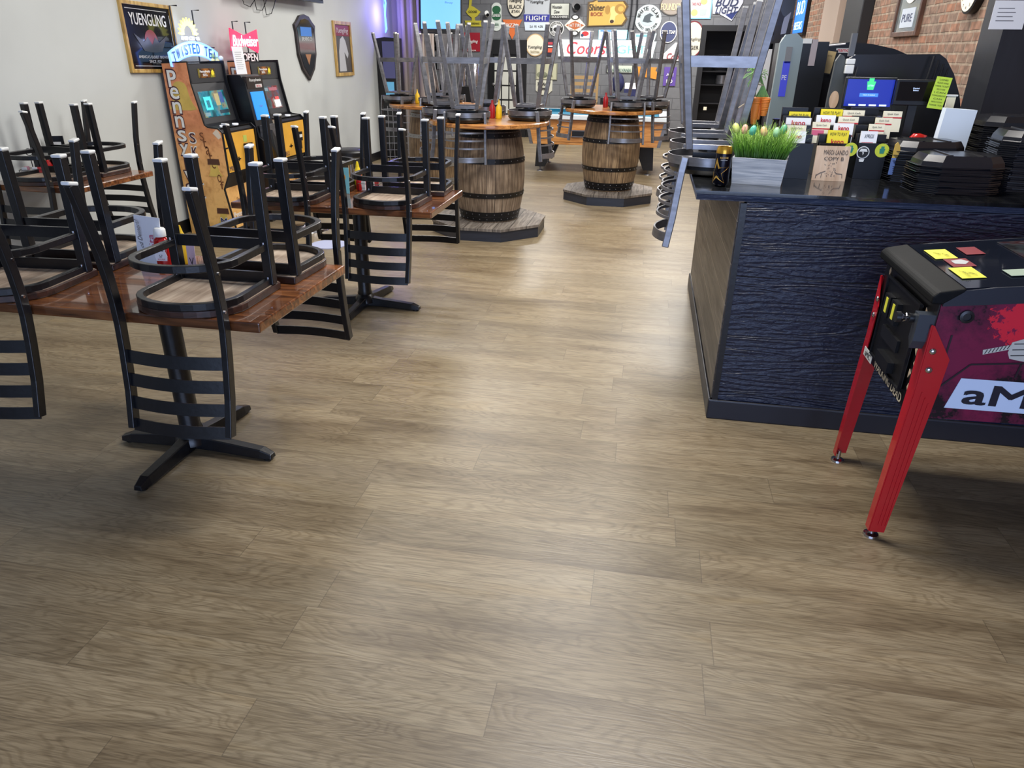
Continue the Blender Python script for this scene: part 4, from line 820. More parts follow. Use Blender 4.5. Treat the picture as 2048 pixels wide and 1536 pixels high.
deco(g2, [(.05, .17, 1.04, 1.11, (225, 225, 220), 'bright_patch'), (.08, .16, 1.11, 1.14, (200, 70, 70), 'red_patch'), (-.18, -.02, 1.2, 1.23, (100, 120, 130), 'tile_row'), (0, .17, 1.2, 1.23, (140, 80, 90), 'tile_row')])
k = thing('redemption_kiosk', 'slim black ticket kiosk with a bright blue screen between the skill games', 'kiosk', (-4.19, 6.83, 0), PI/2)
kp_ = [(0, 0), (0, 1.36), (-.36, 1.37), (-.4, 1.3), (-.47, .82), (-.52, .78), (-.5, 0)]
MB().prism(kp_, -.17, .17, 'x').build('cabinet', ABLK, k)
MB().bx(-.15, .15, -.41, -.36, 1.245, 1.355).build('header', P('header_brown', (40, 32, 28), .4), k); text('Pennsylvania', .22, .035, (-.0, -.412, 1.32), WHT, k, italic=.2, bold=.02); MB().bx(0, .12, -.413, -.4105, 1.255, 1.285).build('badge', WHT, k); text('SKILL', .1, .02, (.06, -.4145, 1.27), RINK, k, bold=.02)
MB().prism([(-.41, 1.22), (-.419, 1.22), (-.456, .97), (-.44, .97)], -.12, .12, 'x').build('screen', P('kiosk_screen', (40, 130, 220), .2, emit=(60, 150, 235), es=.6), k); text('TAP', .06, .02, (0, -.443, 1.09), P('grey_ink', (120, 120, 125)), k)
MB().bx(-.13, .13, -.5, -.47, .8, .92).build('keypad_shelf', STEEL, k); MB().bx(-.1, .1, -.528, -.52, .5, .62).build('payout_tray', CHROME, k)
d = thing('flower_vase', 'small glass vase of pale blue and yellow flowers on the left skill game', 'vase', (-4.05, 6.69, 1.371)); MB().lathe([(.02, 0), (.024, .01), (.022, .08), (.026, .09)], seg=14).build('vase', P('clear_glass', (150, 160, 166), .1), d, smooth=True)
rd = random.Random(8); FC = [P('petal%d' % i, c, .6) for i, c in enumerate(((150, 190, 220), (214, 206, 140), (200, 210, 214), (140, 170, 130)))]
for i in range(9): MB().ball((rd.uniform(-.05, .05), rd.uniform(-.05, .05), .12+rd.uniform(-.02, .04)), .024, seg=8, n=5).build('flower', FC[i % 4], d, smooth=True)
MB().tube([(0, 0, .02), (.02, .01, .12)], .003, 5).tube([(0, 0, .02), (-.02, .01, .12)], .003, 5).build('stem', FC[3], d)
d = thing('notice_card', 'white printed notice standing between the skill games', 'notice', (-3.9, 6.83, 1.372), PI/2-.1, rot=(-.08, 0, PI/2-.1)); MB().bx(-.08, .08, 0, .004, 0, .24).build('sheet', PAPER, d)
for i in range(9): MB().bx(-.055, .05-.01*(i % 3), -.0012, -.0002, .19-i*.018, .193-i*.018).build('printed_line', P('grey_ink', (120, 120, 125)), d)
# neon signs
def glow(name, c, es): return P(name, c, .4, emit=c, es=es)
tt = thing('neon_sign', 'glowing blue and yellow arched iced tea neon sign above the left skill game', 'neon sign', (-4.1, 6.38, 1.5), PI/2)
NB, NY, NW = glow('neon_blue', (90, 130, 255), 3.5), glow('neon_yellow', (240, 236, 130), 1.5), glow('neon_white', (225, 235, 255), 2.6)
archp = [(-.36+.72*i/12, .085-.11*((i/6-1)**2)*.8) for i in range(13)]
MB().prism([(x, z-.05) for x, z in archp]+[(x*1.03, z+.06) for x, z in reversed(archp)], -.012, 0, 'y').build('arch_panel', P('lit_pale_blue', (160, 200, 240), .4, emit=(150, 195, 250), es=1.1), tt)
MB().tube([(x, -.016, z-.05) for x, z in archp]+[(x*1.03, -.016, z+.06) for x, z in reversed(archp)], .006, 6, closed=True).build('blue_tube', NB, tt)
for i, ch in enumerate('TWISTED TEA'):
    if ch == ' ': continue
    x = -.31+.062*i; z = .085-.11*((x/.36)**2)*.8+.005; text(ch, .05 if ch != 'I' else .014, .082, (x, -.02, z), P('tea_blue', (16, 70, 140), .4, emit=(20, 80, 160), es=.3), tt, rot=(PI/2, x*.6, 0), bold=.04)
text('HARD ICED TEA', .28, .03, (-.02, -.016, .172), NW, tt, bold=.04)
sp = []
for i in range(23):
    a = PI*1.05-(i/22)*PI*1.1; r = .15 if i % 2 else .11; sp.append((r*math.cos(a)-.03, .21+r*.85*math.sin(a)))
for i in range(12): a = -.05*PI+(i/11)*PI*1.1; sp.append((.07*math.cos(a)-.03, .21+.065*math.sin(a)))
MB().prism(sp, -.014, -.002, 'y').build('yellow_sunburst', NY, tt)
MB().tube([(-.2, .02, -.08), (-.2, .02, .42), (-.2, -.05, .42)], .006, 6).tube([(.12, .02, -.08), (.12, .02, .40), (.12, -.05, .40)], .006, 6).tube([(-.3, .01, -.02), (.36, .01, -.02)], .005, 6).tube([(-.3, .01, .1), (.38, .01, .1)], .005, 6).build('support_frame', BPL, tt)
point('iced_tea_glow', (-3.95, 6.38, 1.62), 3.5, (.45, .55, 1))
bd = thing('neon_sign', 'glowing red bow-tie beer neon above the right skill game', 'neon sign', (-4.08, 7.28, 1.665), PI/2)
NR = glow('neon_red', (225, 50, 90), .85); NP = glow('neon_pink', (255, 215, 225), 1.6)
MB().prism([(-.29, -.09), (-.27, .11), (-.02, .05), (.25, .11), (.25, -.07), (.22, -.11), (.0, -.045)], -.01, .0, 'y').build('bow_tie', NR, bd)
text('Budweiser', .5, .1, (-.01, -.014, .0), NP, bd, italic=.25, bold=.04)
MB().tube([(-.16, .02, -.15), (-.16, .02, .17), (-.16, -.04, .17)], .006, 6).build('support_frame', BPL, bd); MB().tube([(.08, .02, -.15), (.08, .02, .17), (.08, -.04, .17)], .006, 6).build('support_frame', BPL, bd); text('OPEN', .3, .075, (.06, -.005, -.15), WHT, bd, bold=.04)
MB().bx(-.12, .24, .0, .006, -.2, -.105).build('open_board', ABLK, bd)
point('bow_tie_glow', (-3.95, 7.28, 1.64), 1.2, (1, .3, .4))
sh = thing('neon_sign', 'tall blue bottle-shaped neon on the pilaster at the far end of the left wall', 'neon sign', (-4.07, 11.95, 2.1), 0)
q = [wp(a, b, Y=11.95) for a, b in ((746, -14), (750, 6), (758, 30), (760, 60), (764, 65), (771, 64), (773, 58), (770, 30), (771, 6), (768, -14))]
MB().tube([(p.x+4.07, 0, p.z-2.1) for p in q], .014, 6).build('blue_outline', glow('neon_deep_blue', (70, 120, 255), 7), sh, smooth=True)
c = wp(760, 12, Y=11.93); MB().lathe([(.001, -.13), (.05, -.08), (.065, 0), (.05, .08), (.001, .11)], (c.x+4.07, 0, c.z-2.1), 16, sy=.15).build('cyan_bottle', glow('neon_cyan', (90, 230, 240), 2.5), sh, smooth=True)
MB().box((c.x+4.07, .05, -.2), (.02, .02, .5)).build('support_frame', BPL, sh)
point('bottle_neon_glow', (-4.02, 11.6, 2.1), 17, (.25, .2, 1))
# frames on left wall
GF = grain('gold_frame', (176, 142, 74), (128, 96, 46), (206, 176, 108), (20, 20, 4), .35, .05)
PB = P('picture_black', (14, 15, 17), .12)
f1 = thing('framed_mirror', 'gold-framed black beer mirror with an eagle emblem, left of the iced tea neon', 'mirror', (-4.25, 6.02, 1.395), PI/2, rot=(-.02, .02, PI/2)); frame_parts(f1, .68, .54, .03, .03, GF, PB)
SIL = P('silver_print', (200, 200, 200), .3); text('YUENGLING', .48, .09, (0, -.017, .41), SIL, f1, bold=.02); MB().lathe([(.085, -.001), (.085, .001)], (0, -.016, .25), 24, rot=(PI/2, 0, 0)).build('red_oval', P('dark_red', (120, 20, 26), .4), f1)
MB().prism([(-.22, .3), (-.1, .24), (-.05, .28), (0, .22), (.05, .28), (.1, .24), (.22, .3), (.12, .17), (.03, .16), (-.03, .16), (-.12, .17)], -.0185, -.0175, 'y').build('eagle_emblem', P('emblem_grey', (44, 46, 48), .4), f1)
text("AMERICA'S OLDEST BREWERY", .42, .022, (0, -.017, .125), SIL, f1); text('SINCE 1829', .16, .022, (0, -.017, .09), SIL, f1)
MB().bx(-.27, .27, -.017, -.0155, .052, .056).bx(-.27, .27, -.017, -.0155, .482, .486).bx(-.3, -.296, -.017, -.0155, .08, .46).bx(.296, .3, -.017, -.0155, .08, .46).build('border_line', SIL, f1)
f2 = thing('shield_mirror', 'dark wooden shield-shaped beer mirror with a painted blue reflection', 'mirror', (-4.25, 9.0, 1.24), PI/2)
shp = [(0, 0), (-.16, .13), (-.24, .3), (-.25, .55), (-.27, .62), (-.2, .66), (-.12, .72), (0, .74), (.12, .72), (.2, .66), (.27, .62), (.25, .55), (.24, .3), (.16, .13)]
shp = [(x*1.05, z) for x, z in shp]
MB().prism(shp, -.03, 0, 'y').build('frame', P('near_black_wood', (34, 26, 26), .35), f2, bevel=.004); MB().prism([(x*.84, .37+(z-.37)*.87) for x, z in shp], -.033, -.0302, 'y').build('mirror_glass', P('shield_glass', (22, 26, 34), .08, .3), f2)
MB().bx(-.15, .15, -.0345, -.0332, .5, .6).build('painted_blue_reflection', P('reflection_blue_paint', (40, 110, 190), .3), f2); text('BREWING CO', .28, .04, (0, -.0355, .47), SIL, f2); MB().prism([(-.08, .3), (.08, .3), (0, .18)], -.0345, -.0332, 'y').build('tan_crest', P('tan_print', (150, 104, 66), .5), f2)  # blue strip is a reflection painted onto the mirror glass as flat colour
f3 = thing('framed_picture', 'narrow gold-framed beer picture of a pale horse head, right of the shield mirror', 'picture', (-4.25, 10.16, 1.265), PI/2); frame_parts(f3, .6, .68, .045, .03, GF, P('picture_grey', (60, 58, 58), .3))
MB().bx(-.25, .25, -.018, -.0155, .5, .63).build('red_banner', P('dark_red', (120, 20, 26)), f3); text('Yuengling', .4, .08, (0, -.019, .56), SIL, f3, italic=.3)
MB().prism([(-.18, .06), (-.16, .3), (-.1, .46), (0, .5), (.08, .44), (.16, .28), (.12, .22), (.02, .3), (.06, .06)], -.018, -.0155, 'y').build('pale_horse_art', P('pale_art', (176, 178, 180), .5), f3)
tv = thing('wall_television', 'black television high on the left wall, only its bottom edge in view', 'television', (-4.25, 8.3, 2.11), PI/2); MB().bx(-.95, 1.0, -.16, -.1, 0, .9).build('casing', BPL, tv); MB().bx(-.3, .3, -.1, 0, .1, .5).build('bracket', BPL, tv); MB().bx(-.93, .98, -.1625, -.1605, .03, .88).build('screen', SCREEN, tv)
for i, x in enumerate((-.75, -.5, -.3)): MB().tube([(x, -.04, .05), (x+.02, -.04, -.03), (x+.06, -.03, -.1-.04*i), (x+.18, -.03, -.12-.02*i), (x+.26, -.04, -.06), (x+.3, -.05, .03)], .004, 5).build('cable', BPL, tv)
# ================================================================ TABLE-TOP THINGS
kb = thing('ketchup_bottle', 'red ketchup bottle with a white cap on the near table inside the chair frame', 'bottle', (-1.955, 2.6, TZ+.001), .15)
MB().lathe([(.03, 0), (.036, .006), (.036, .085), (.034, .1), (.03, .115), (.014, .13)], seg=8, sx=1.05, sy=.72).build('body', P('ketchup_clear_red', (170, 26, 24), .12), kb, smooth=True, bevel=.003); MB().lathe([(.024, .128), (.025, .132), (.024, .155), (.018, .162)], seg=24).build('cap', WHT, kb, smooth=True)
MB().prism([(-.022, .03), (.022, .03), (.026, .05), (.02, .07), (.024, .088), (-.024, .088), (-.02, .07), (-.026, .05)], -.0275, -.0262, 'y').build('label', PAPER, kb); text('HEINZ', .03, .01, (0, -.028, .075), INK, kb, bold=.02); text('57', .014, .012, (0, -.028, .05), INK, kb); text('KETCHUP', .03, .006, (0, -.028, .037), RINK, kb)
kb2 = thing('mustard_bottle', 'mustard bottle half hidden behind the ketchup on the near table', 'bottle', (-1.91, 2.67, TZ+.001)); MB().lathe([(.026, 0), (.028, .01), (.028, .1), (.01, .13), (.004, .16)], seg=16).build('body', P('mustard_yellow', (226, 184, 30), .4), kb2, smooth=True)
mc = thing('menu_card', 'white dessert menu card with grey script standing behind the ketchup bottle', 'menu', (-2.03, 2.62, TZ+.001), -.25); MB().box((0, 0, .1), (.15, .002, .2), rot=(-.12, 0, 0)).build('card', PAPER, mc); text('Need Dessert?', .15, .03, (-.045, -.004, .11), P('grey_ink', (120, 120, 125)), mc, rot=(PI/2-.12, -PI/2, 0), italic=.2); text('Sta', .06, .04, (.02, -.004, .1), P('pink_card', (206, 96, 128)), mc, rot=(PI/2-.12, -PI/2, 0))
mc2 = thing('table_card', 'small pale pink printed card on the near table, seen between chair rings', 'card', (-1.83, 2.6, TZ+.001), .1); MB().box((0, 0, .05), (.035, .002, .1), rot=(-.1, 0, 0)).build('card', P('pale_pink', (214, 190, 206), .6), mc2); text('V', .02, .03, (0, -.003, .03), INK, mc2, rot=(PI/2-.1, 0, 0))
tc_ = thing('table_card', 'teal and aqua table card with an orange sun on the second table', 'card', (-1.9, 4.36, TZ+.001), .05); MB().box((0, 0, .08), (.095, .003, .16), rot=(-.08, 0, 0)).build('card', P('aqua_card', (126, 196, 208), .5, noise=.1, nscale=(3, 3, 12)), tc_)
MB().cyl((0, -.004, .1), .027, .002, 24, rot=(PI/2-.08, 0, 0)).build('orange_sun', P('sun_orange', (232, 150, 50), .5), tc_); text('TEA TIME', .05, .012, (0, -.0045, .055), WHT, tc_, rot=(PI/2-.08, 0, 0)); MB().box((0, -.003, .03), (.07, .001, .006)).build('white_line', WHT, tc_)
def caddy(x, y, z, lab, r=0):
    c = thing('condiment_caddy', lab, 'caddy', (x, y, z), r); m = MB()
    for zz in (.004, .05): m.tube([(-.07, -.05, zz), (.07, -.05, zz), (.07, .05, zz), (-.07, .05, zz)], .002, 5, closed=True)
    for a in (-.07, 0, .07):
        for b in (-.05, .05): m.tube([(a, b, 0), (a, b, .05)], .002, 5)
    m.build('wire_rack', BPL, c); MB().tube([(0, 0, .0), (0, 0, .14)], .003, 6).tube([(.022*math.cos(t*PI/6), 0, .16+.022*math.sin(t*PI/6)) for t in range(12)], .003, 6, closed=True).build('ring_handle', BPL, c)
    for i, (u, v, cc) in enumerate(((-.045, -.025, (206, 210, 214)), (-.045, .02, (226, 160, 176)), (.02, -.025, (230, 230, 230)), (.045, -.02, (200, 60, 60)))): MB().box((u, v, .035), (.03, .012, .06)).build('sugar_packets', P('packet%d' % i, cc, .6), c)
    return c
caddy(-1.76, 4.5, TZ+.001, 'black wire condiment caddy with a ring handle on the second table')
for (x, y, z, c, nm, lb) in ((-1.87, 4.56, TZ, (232, 204, 40), 'mustard_bottle', 'yellow mustard bottle beside the condiment caddy on the second table'), (-1.83, 4.49, TZ, (200, 30, 30), 'ketchup_bottle', 'low red ketchup bottle beside the yellow mustard on the second table'), (-4.05, 4.38, .785, (190, 26, 26), 'ketchup_bottle', 'red bottle among the chair legs on the small wall table')):
    k_ = thing(nm, lb, 'bottle', (x, y, z+.001)); H_ = .15 if 'mus' in nm else .11
    MB().lathe([(.024, 0), (.028, .01), (.026, H_*.5), (.028, H_*.6), (.018, H_*.8), (.008, H_)], seg=16).build('body', P('btl%d%d%d' % c, c, .3), k_, smooth=True); MB().lathe([(.012, H_*.95), (.006, H_*1.15)], seg=10).build('nozzle', P('btl%d%d%d' % c, c), k_)
caddy(-4.1, 4.3, .786, 'wire caddy of packets on the small wall table', .4)
kc = thing('menu_holder', 'black and white menu board behind the chairs on the small wall table', 'menu', (-4.17, 4.62, .786), .5); MB().box((0, 0, .13), (.12, .01, .2)).build('board', BPL, kc); MB().box((0, -.007, .15), (.08, .002, .08)).build('white_print', PAPER, kc)
for (x, y, z, lbl) in ((-1.4, 6.95, zt1, 'yellow mustard bottle on the nearest barrel top'), (-2.9, 9.2, zt3, 'yellow mustard bottle on the far left barrel top')):
    k_ = thing('mustard_bottle', lbl, 'bottle', (x, y, z+.001)); MB().lathe([(.026, 0), (.03, .01), (.028, .1), (.01, .13), (.004, .17)], seg=16).build('body', P('mustard_yellow', (226, 184, 30)), k_, smooth=True)
for (x, y, z, lbl) in ((-1.47, 6.98, zt1, 'red ketchup bottle left of the mustard on the nearest barrel top'), (-.52, 8.86, zt2, 'red ketchup bottle on the pool-table barrel top')):
    k_ = thing('ketchup_bottle', lbl, 'bottle', (x, y, z+.001)); MB().lathe([(.026, 0), (.03, .01), (.028, .1), (.012, .13), (.01, .16)], seg=16).build('body', P('ketchup_red', (150, 24, 30)), k_, smooth=True)
d = tag(MB().cyl((0, 0, .004), .16, .008, 30).build('round_floor_mat', P('mat_blue_white', (170, 176, 206), .6), loc=(-2.75, 5.9, 0)), 'round pale blue mat on the floor behind the second table', 'mat')
# dining stools for the games: black swivel seats in front of the cabinets
SV = P('stool_black', (16, 16, 18), .4)
for i, (x, y, r, lb) in enumerate(((-3.2, 6.45, PI/2+.3, 'black swivel game stool with a chrome post before the left skill game'), (-3.15, 7.5, PI/2, 'black swivel game stool before the right skill game'))):
    g_ = thing('game_stool', lb, 'stool', (x, y, 0), r, 'black swivel stools at the skill games')
    MB().lathe([(.21, 0), (.2, .02), (.05, .04), (.028, .06)], seg=24).build('base', CHROME, g_, smooth=True); MB().cyl((0, 0, .3), .028, .5, 16).build('post', CHROME, g_, smooth=True); MB().tube([(.15*math.cos(t*PI/8), .15*math.sin(t*PI/8), .25) for t in range(16)], .01, 6, closed=True).build('foot_ring', CHROME, g_, smooth=True)
    MB().lathe([(.16, .55), (.2, .57), (.2, .61), (.17, .63)], seg=24).build('seat', SV, g_, smooth=True)
    m = MB()
    pr_ = [(.2*math.cos(a), .2*math.sin(a)) for a in [-.25*PI+.5*PI*j/8*1.0-PI/2*0 for j in range(9)]]
    hs = [.66, .74, .82, .88, .92, .88, .82, .74, .66]
    A_ = [m.bm.verts.new((y_*1.0, x_, .6)) for x_, y_ in pr_]; B_ = [m.bm.verts.new((y_*1.1, x_*1.15, h)) for (x_, y_), h in zip(pr_, hs)]; C_ = [m.bm.verts.new((y_*1.0, x_*1.3, h)) for (x_, y_), h in zip(pr_, hs)]; D_ = [m.bm.verts.new((y_*1.0, x_*1.2, .6)) for x_, y_ in pr_]
    for j in range(8):
        for U, V in ((A_, B_), (B_, C_), (C_, D_), (D_, A_)): m.bm.faces.new((U[j], U[j+1], V[j+1], V[j]))
    m.bm.faces.new((A_[0], B_[0], C_[0], D_[0])); m.bm.faces.new((A_[8], D_[8], C_[8], B_[8])); m.build('backrest', SV, g_, smooth=True)
# ================================================================ PINBALL MACHINE
kA = NT('pinball_art'); tc = kA.n('ShaderNodeTexCoord'); sx = kA.n('ShaderNodeSeparateXYZ'); kA.l(tc, sx, 3)
n1 = kA.n('ShaderNodeTexNoise', i_Scale=26.0, i_Detail=8.0, i_Roughness=.75); kA.l(tc, n1, 3); n2 = kA.n('ShaderNodeTexNoise', i_Scale=4.5, i_Detail=5.0); kA.l(tc, n2, 3)
th = kA.math('ADD', kA.math('MULTIPLY', n1.outputs[0], .5), kA.math('MULTIPLY', n2.outputs[0], .9)); c = kA.ramp(th, ((.62, sl((22, 14, 26))), (.66, sl((84, 22, 52))), (.8, sl((120, 28, 66)))))
dx = kA.math('SUBTRACT', sx.outputs[0], .42); dz = kA.math('SUBTRACT', sx.outputs[2], .86); dist = kA.math('SQRT', kA.math('ADD', kA.math('MULTIPLY', dx, dx), kA.math('MULTIPLY', kA.math('MULTIPLY', dz, dz), 5)))
sun = kA.math('LESS_THAN', kA.math('ADD', dist, kA.math('MULTIPLY', kA.math('SUBTRACT', n1.outputs[0], .5), .35)), .24); c = kA.mix(sun, c, sl((222, 40, 62)))
kA.t.links.new(c, kA.b.inputs['Base Color']); kA.b.inputs['Roughness'].default_value = .25; PART = kA.m
PBLK = P('pin_black', (24, 26, 30), .35, noise=.3, nscale=(60, 60, 60)); PRED = P('leg_red', (188, 22, 34), .25, coat=.5)
pb = thing('pinball_machine', 'black and crimson pinball machine on red metal legs at the right edge', 'pinball machine', (.95, 2.6, 0))
PL = 1.35; hw = .28
MB().prism([(.005, .50), (PL, .53), (PL, 1.06), (.005, .905)], -hw+.004, hw-.004, 'y').build('cabinet', PART, pb)
MB().prism([(0, .5), (.004, .5), (.004, .9), (0, .9)], -hw+.006, hw-.006, 'y').build('front_panel', P('pin_front', (14, 13, 15), .3, noise=.3, nscale=(25, 25, 25)), pb)
for s in (-1, 1): MB().prism([(.005, .895), (PL, 1.055), (PL, 1.115), (.14, .965), (.005, .94)], s*hw-(.0 if s > 0 else .008), s*hw+(.008 if s > 0 else .0), 'y').build('side_rail', P('rail_blue_black', (44, 48, 58), .35, .3), pb)
MB().prism([(-.03, .9), (-.03, .925), (-.015, .94), (.06, .957), (.06, .945), (.005, .9)], -hw-.009, hw+.009, 'y').build('lockdown_bar', P('bar_black', (17, 18, 19), .6, noise=.2, nscale=(60, 60, 60), spec=.12), pb, bevel=.006)
MB().prism([(.06, .948), (.06, .956), (PL, 1.105), (PL, 1.095)], -hw+.002, hw-.002, 'y').build('playfield_glass', P('tinted_glass', (20, 24, 34), .06), pb)
ap_ = lambda x: .965+(x-.12)*.1155
def on_glass(name, x, y, lx, ly, m, poly=None, lift=.001):
    z = ap_(x)+lift; mb = MB()
    if poly: vs = [mb.bm.verts.new((x+u, y+v, ap_(x+u)+lift)) for u, v in poly]; mb.bm.faces.new(vs)
    else: mb.box((x, y, z), (lx, ly, .001), rot=(0, -.115, 0))
    return mb.build(name, m, pb)
YL = P('yellow_tag', (216, 214, 66), .5)
for (x, y, r_) in ((.115, .115, 0), (.115, -.125, 0)):
    o = on_glass('yellow_instruction_card', x, y, .07, .125, YL)
    text('INSTRUCTIONS\nPLAYER 1' if y > 0 else 'DISCOUNTS\nFOR 2 PLAYERS', .1, .035, (x, y, ap_(x)+.0022), INK, pb, rot=(0, -.115, -PI/2))
on_glass('apron_art', .135, -.005, .07, .1, P('apron_red', (120, 30, 40), .4)); on_glass('apron_figure', .135, .0, .02, .06, P('pale_art', (176, 178, 180)), poly=[(-.02, -.02), (.01, -.03), (.03, 0), (.015, .03), (-.02, .02)], lift=.0026)
on_glass('apron_art', .22, .14, .06, .1, P('apron_red', (120, 30, 40))); on_glass('playfield_art', .55, 0, .42, .48, screen_mat('playfield', ((16, 16, 20), (50, 50, 60), (120, 120, 130), (110, 30, 40), (200, 210, 230)), 26, .22), lift=.0008)
on_glass('pale_card', .27, -.15, .1, .07, P('pale_green_card', (150, 166, 150), .5), lift=.002)
MB().bx(1.22, 1.5, -.34, .34, 1.12, 1.95).bx(1.15, 1.5, -.2, .2, 1.0, 1.12).build('backbox', PBLK, pb)
# front: coin door, plunger, flipper housing
fd = MB().bx(-.012, 0, -.175, .175, .55, .86).build('coin_door', P('door_black', (10, 10, 11), .35), pb, bevel=.006)
MB().sweep([(-.014, -.175, .55), (-.014, .175, .55), (-.014, .175, .86), (-.014, -.175, .86)], .01, .01, (1, 0, 0), closed=True).build('door_rim', BPL, fd)
MB().bx(-.03, -.012, -.02, .045, .73, .81).build('coin_slot', BPL, fd); MB().bx(-.03, -.012, .06, .125, .73, .81).build('coin_slot', BPL, fd)
for y in (.012, .092): MB().bx(-.0315, -.03, y-.012, y+.01, .745, .8).build('yellow_label', YL, fd)
MB().bx(-.022, -.012, -.08, .1, .65, .695).build('reject_plate', P('plate_grey', (46, 46, 48), .3, .6), fd); MB().bx(-.035, -.012, -.08, .06, .57, .61).build('coin_return', BPL, fd)
MB().prism([(-.235, .86), (-.235, .77), (-.26, .74), (-.275, .77), (-.275, .86)], -.05, -.0, 'x').build('plunger_housing', P('housing_grey', (52, 58, 66), .35), pb)
MB().cyl((-.055, -.235, .835), .015, .02, 18, rot=(0, PI/2, 0)).cyl((-.098, -.235, .835), .018, .014, 18, rot=(0, PI/2, 0)).cyl((-.07, -.235, .835), .007, .06, 12, rot=(0, PI/2, 0)).build('plunger', PBLK, pb, smooth=True)
MB().tube([(-.07-.0022*i, -.235+.013*math.cos(i*1.2), .835+.013*math.sin(i*1.2)) for i in range(9)], .0022, 5).build('plunger_spring', CHROME, pb)
R2 = (PI/2, 0, -PI/2)
for y, L_ in ((.215, .05),): MB().bx(-.014, -.0125, .15, .255, .51, .545).build('white_label', WHT, pb); text('aMC', .07, .022, (-.0148, .2, .528), INK, pb, rot=R2, bold=.02)
text('WALKING DEAD', .33, .034, (-.0008-.006, -.035, .527), P('bone_letters', (206, 196, 172), .5), pb, rot=R2, bold=.03)
BONE = P('bone_art', (196, 176, 150), .5)
rd = random.Random(4)
for i in range(14):
    side = 1 if i % 2 else -1; z = .58+.022*i; mb = MB(); y = side*.208+rd.uniform(-.014, .01)
    mb.prism([(y+rd.uniform(-.012, .012), z-.016), (y+.008, z), (y+rd.uniform(-.004, .01), z+.016), (y-.008, z+.004)], -.0035, -.001, 'x'); mb.build('bone_motif', BONE, pb)
# side label, button, sword handle art (near side faces -Y)
ys = -hw+.0035
MB().prism([(.10, .545), (.55, .55), (.55, .66), (.125, .655)], ys-.002, ys-.0005, 'y').build('white_label', P('label_blue_white', (206, 222, 246), .4), pb)
text('aMC', .33, .075, (.31, ys-.0028, .602), P('navy_black', (16, 14, 34), .5), pb, bold=.045)
MB().lathe([(.021, 0), (.021, .008), (.013, .01), (.013, .004)], (.085, ys, .865), 24, rot=(PI/2, 0, 0)).build('flipper_button', PBLK, pb, smooth=True)
ART = P('white_line_print', (198, 196, 186), .4)
MB().prism([(.165, .742), (.235, .765), (.238, .782), (.162, .758)], ys-.0015, ys-.0005, 'y').build('sword_handle_art', ART, pb)
for i in range(7): MB().box((.172+.01*i, ys-.002, .753+.0035*i), (.002, .001, .016), rot=(0, .3, 0)).build('handle_wrap_art', INK, pb)
MB().prism([(.235, .755), (.245, .735), (.275, .73), (.33, .725), (.40, .72), (.40, .82), (.33, .815), (.27, .805), (.238, .79)], ys-.0015, ys-.0005, 'y').build('gripping_hand_art', ART, pb)
for z in (.75, .77, .79): MB().box((.29, ys-.002, z), (.09, .001, .0025), rot=(0, -.1, 0)).build('finger_line_art', INK, pb)
DR = P('fence_post_art', (30, 12, 26), .4)
for (a, b) in (((.055, .52), (.06, .8)), ((.28, .67), (.285, .72)), ((.02, .56), (.14, .705)), ((.14, .705), (.4, .735))): MB().sweep([(a[0], ys-.001, a[1]), (b[0], ys-.001, b[1])], .001, .006, (0, 0, 1) if abs(a[0]-b[0]) > .02 else (1, 0, 0)).build('fence_art', DR, pb)
# legs: folded red channels wrapping the cabinet corners
for sx_, lx in ((-1, 0), (1, PL)):
    for s in (-1, 1):
        m = MB(); wd0, wd1 = .055, .035
        for (ax_) in (0, 1):
            fk = 1 if ax_ == 0 else .72
            pts = [(.0, .83, .004), (.0, .72, .075), (.0, .60, .07), (.0, .03, .05)]
            rings = []
            for _, z, wdt in pts:
                wdt *= fk
                bx0 = (lx-.006 if sx_ < 0 else lx+.006)+ (.0 if z > .5 else sx_*.02*(.6-z)/.57); by0 = s*(hw+.006)
                if ax_ == 0: q = [(bx0, by0), (bx0, by0+s*.004), (bx0-sx_*wdt, by0+s*.004), (bx0-sx_*wdt, by0)]
                else: q = [(bx0, by0), (bx0+sx_*.004, by0), (bx0+sx_*.004, by0-s*wdt), (bx0, by0-s*wdt)]
                rings.append([m.bm.verts.new((a, b, z)) for a, b in q])
            for A, B in zip(rings, rings[1:]):
                for j in range(4): m.bm.faces.new((A[j], A[(j+1) % 4], B[(j+1) % 4], B[j]))
            m.bm.faces.new(rings[0][::-1]); m.bm.faces.new(rings[-1])
        for k_ in range(3): m.sweep([(lx-sx_*(.012+.014*k_)-(.004*(sx_)), s*(hw+.0115), .6-.02*k_), (lx-sx_*(.012+.012*k_)+sx_*.014, s*(hw+.0115), .06)], .003, .004)
        lg = m.build('leg', PRED, pb)
        MB().ball((lx-sx_*.012, s*(hw+.013), .745), .011, sy=.6, seg=10, n=6).ball((lx-sx_*.016, s*(hw+.013), .68), .011, sy=.6, seg=10, n=6).build('bolt', CHROME, lg, smooth=True)
        (MB().ball((lx-.012, s*(hw-.03), .745), .011, sx=.6, seg=10, n=6).ball((lx-.013, s*(hw-.03), .68), .011, sx=.6, seg=10, n=6).build('bolt', CHROME, lg, smooth=True) if sx_ < 0 and s > 0 else None)
        MB().lathe([(.028, 0), (.026, .008), (.01, .012), (.008, .05)], (lx+sx_*.01, s*(hw-.012), 0), 18).build('levelling_foot', CHROME, lg, smooth=True)
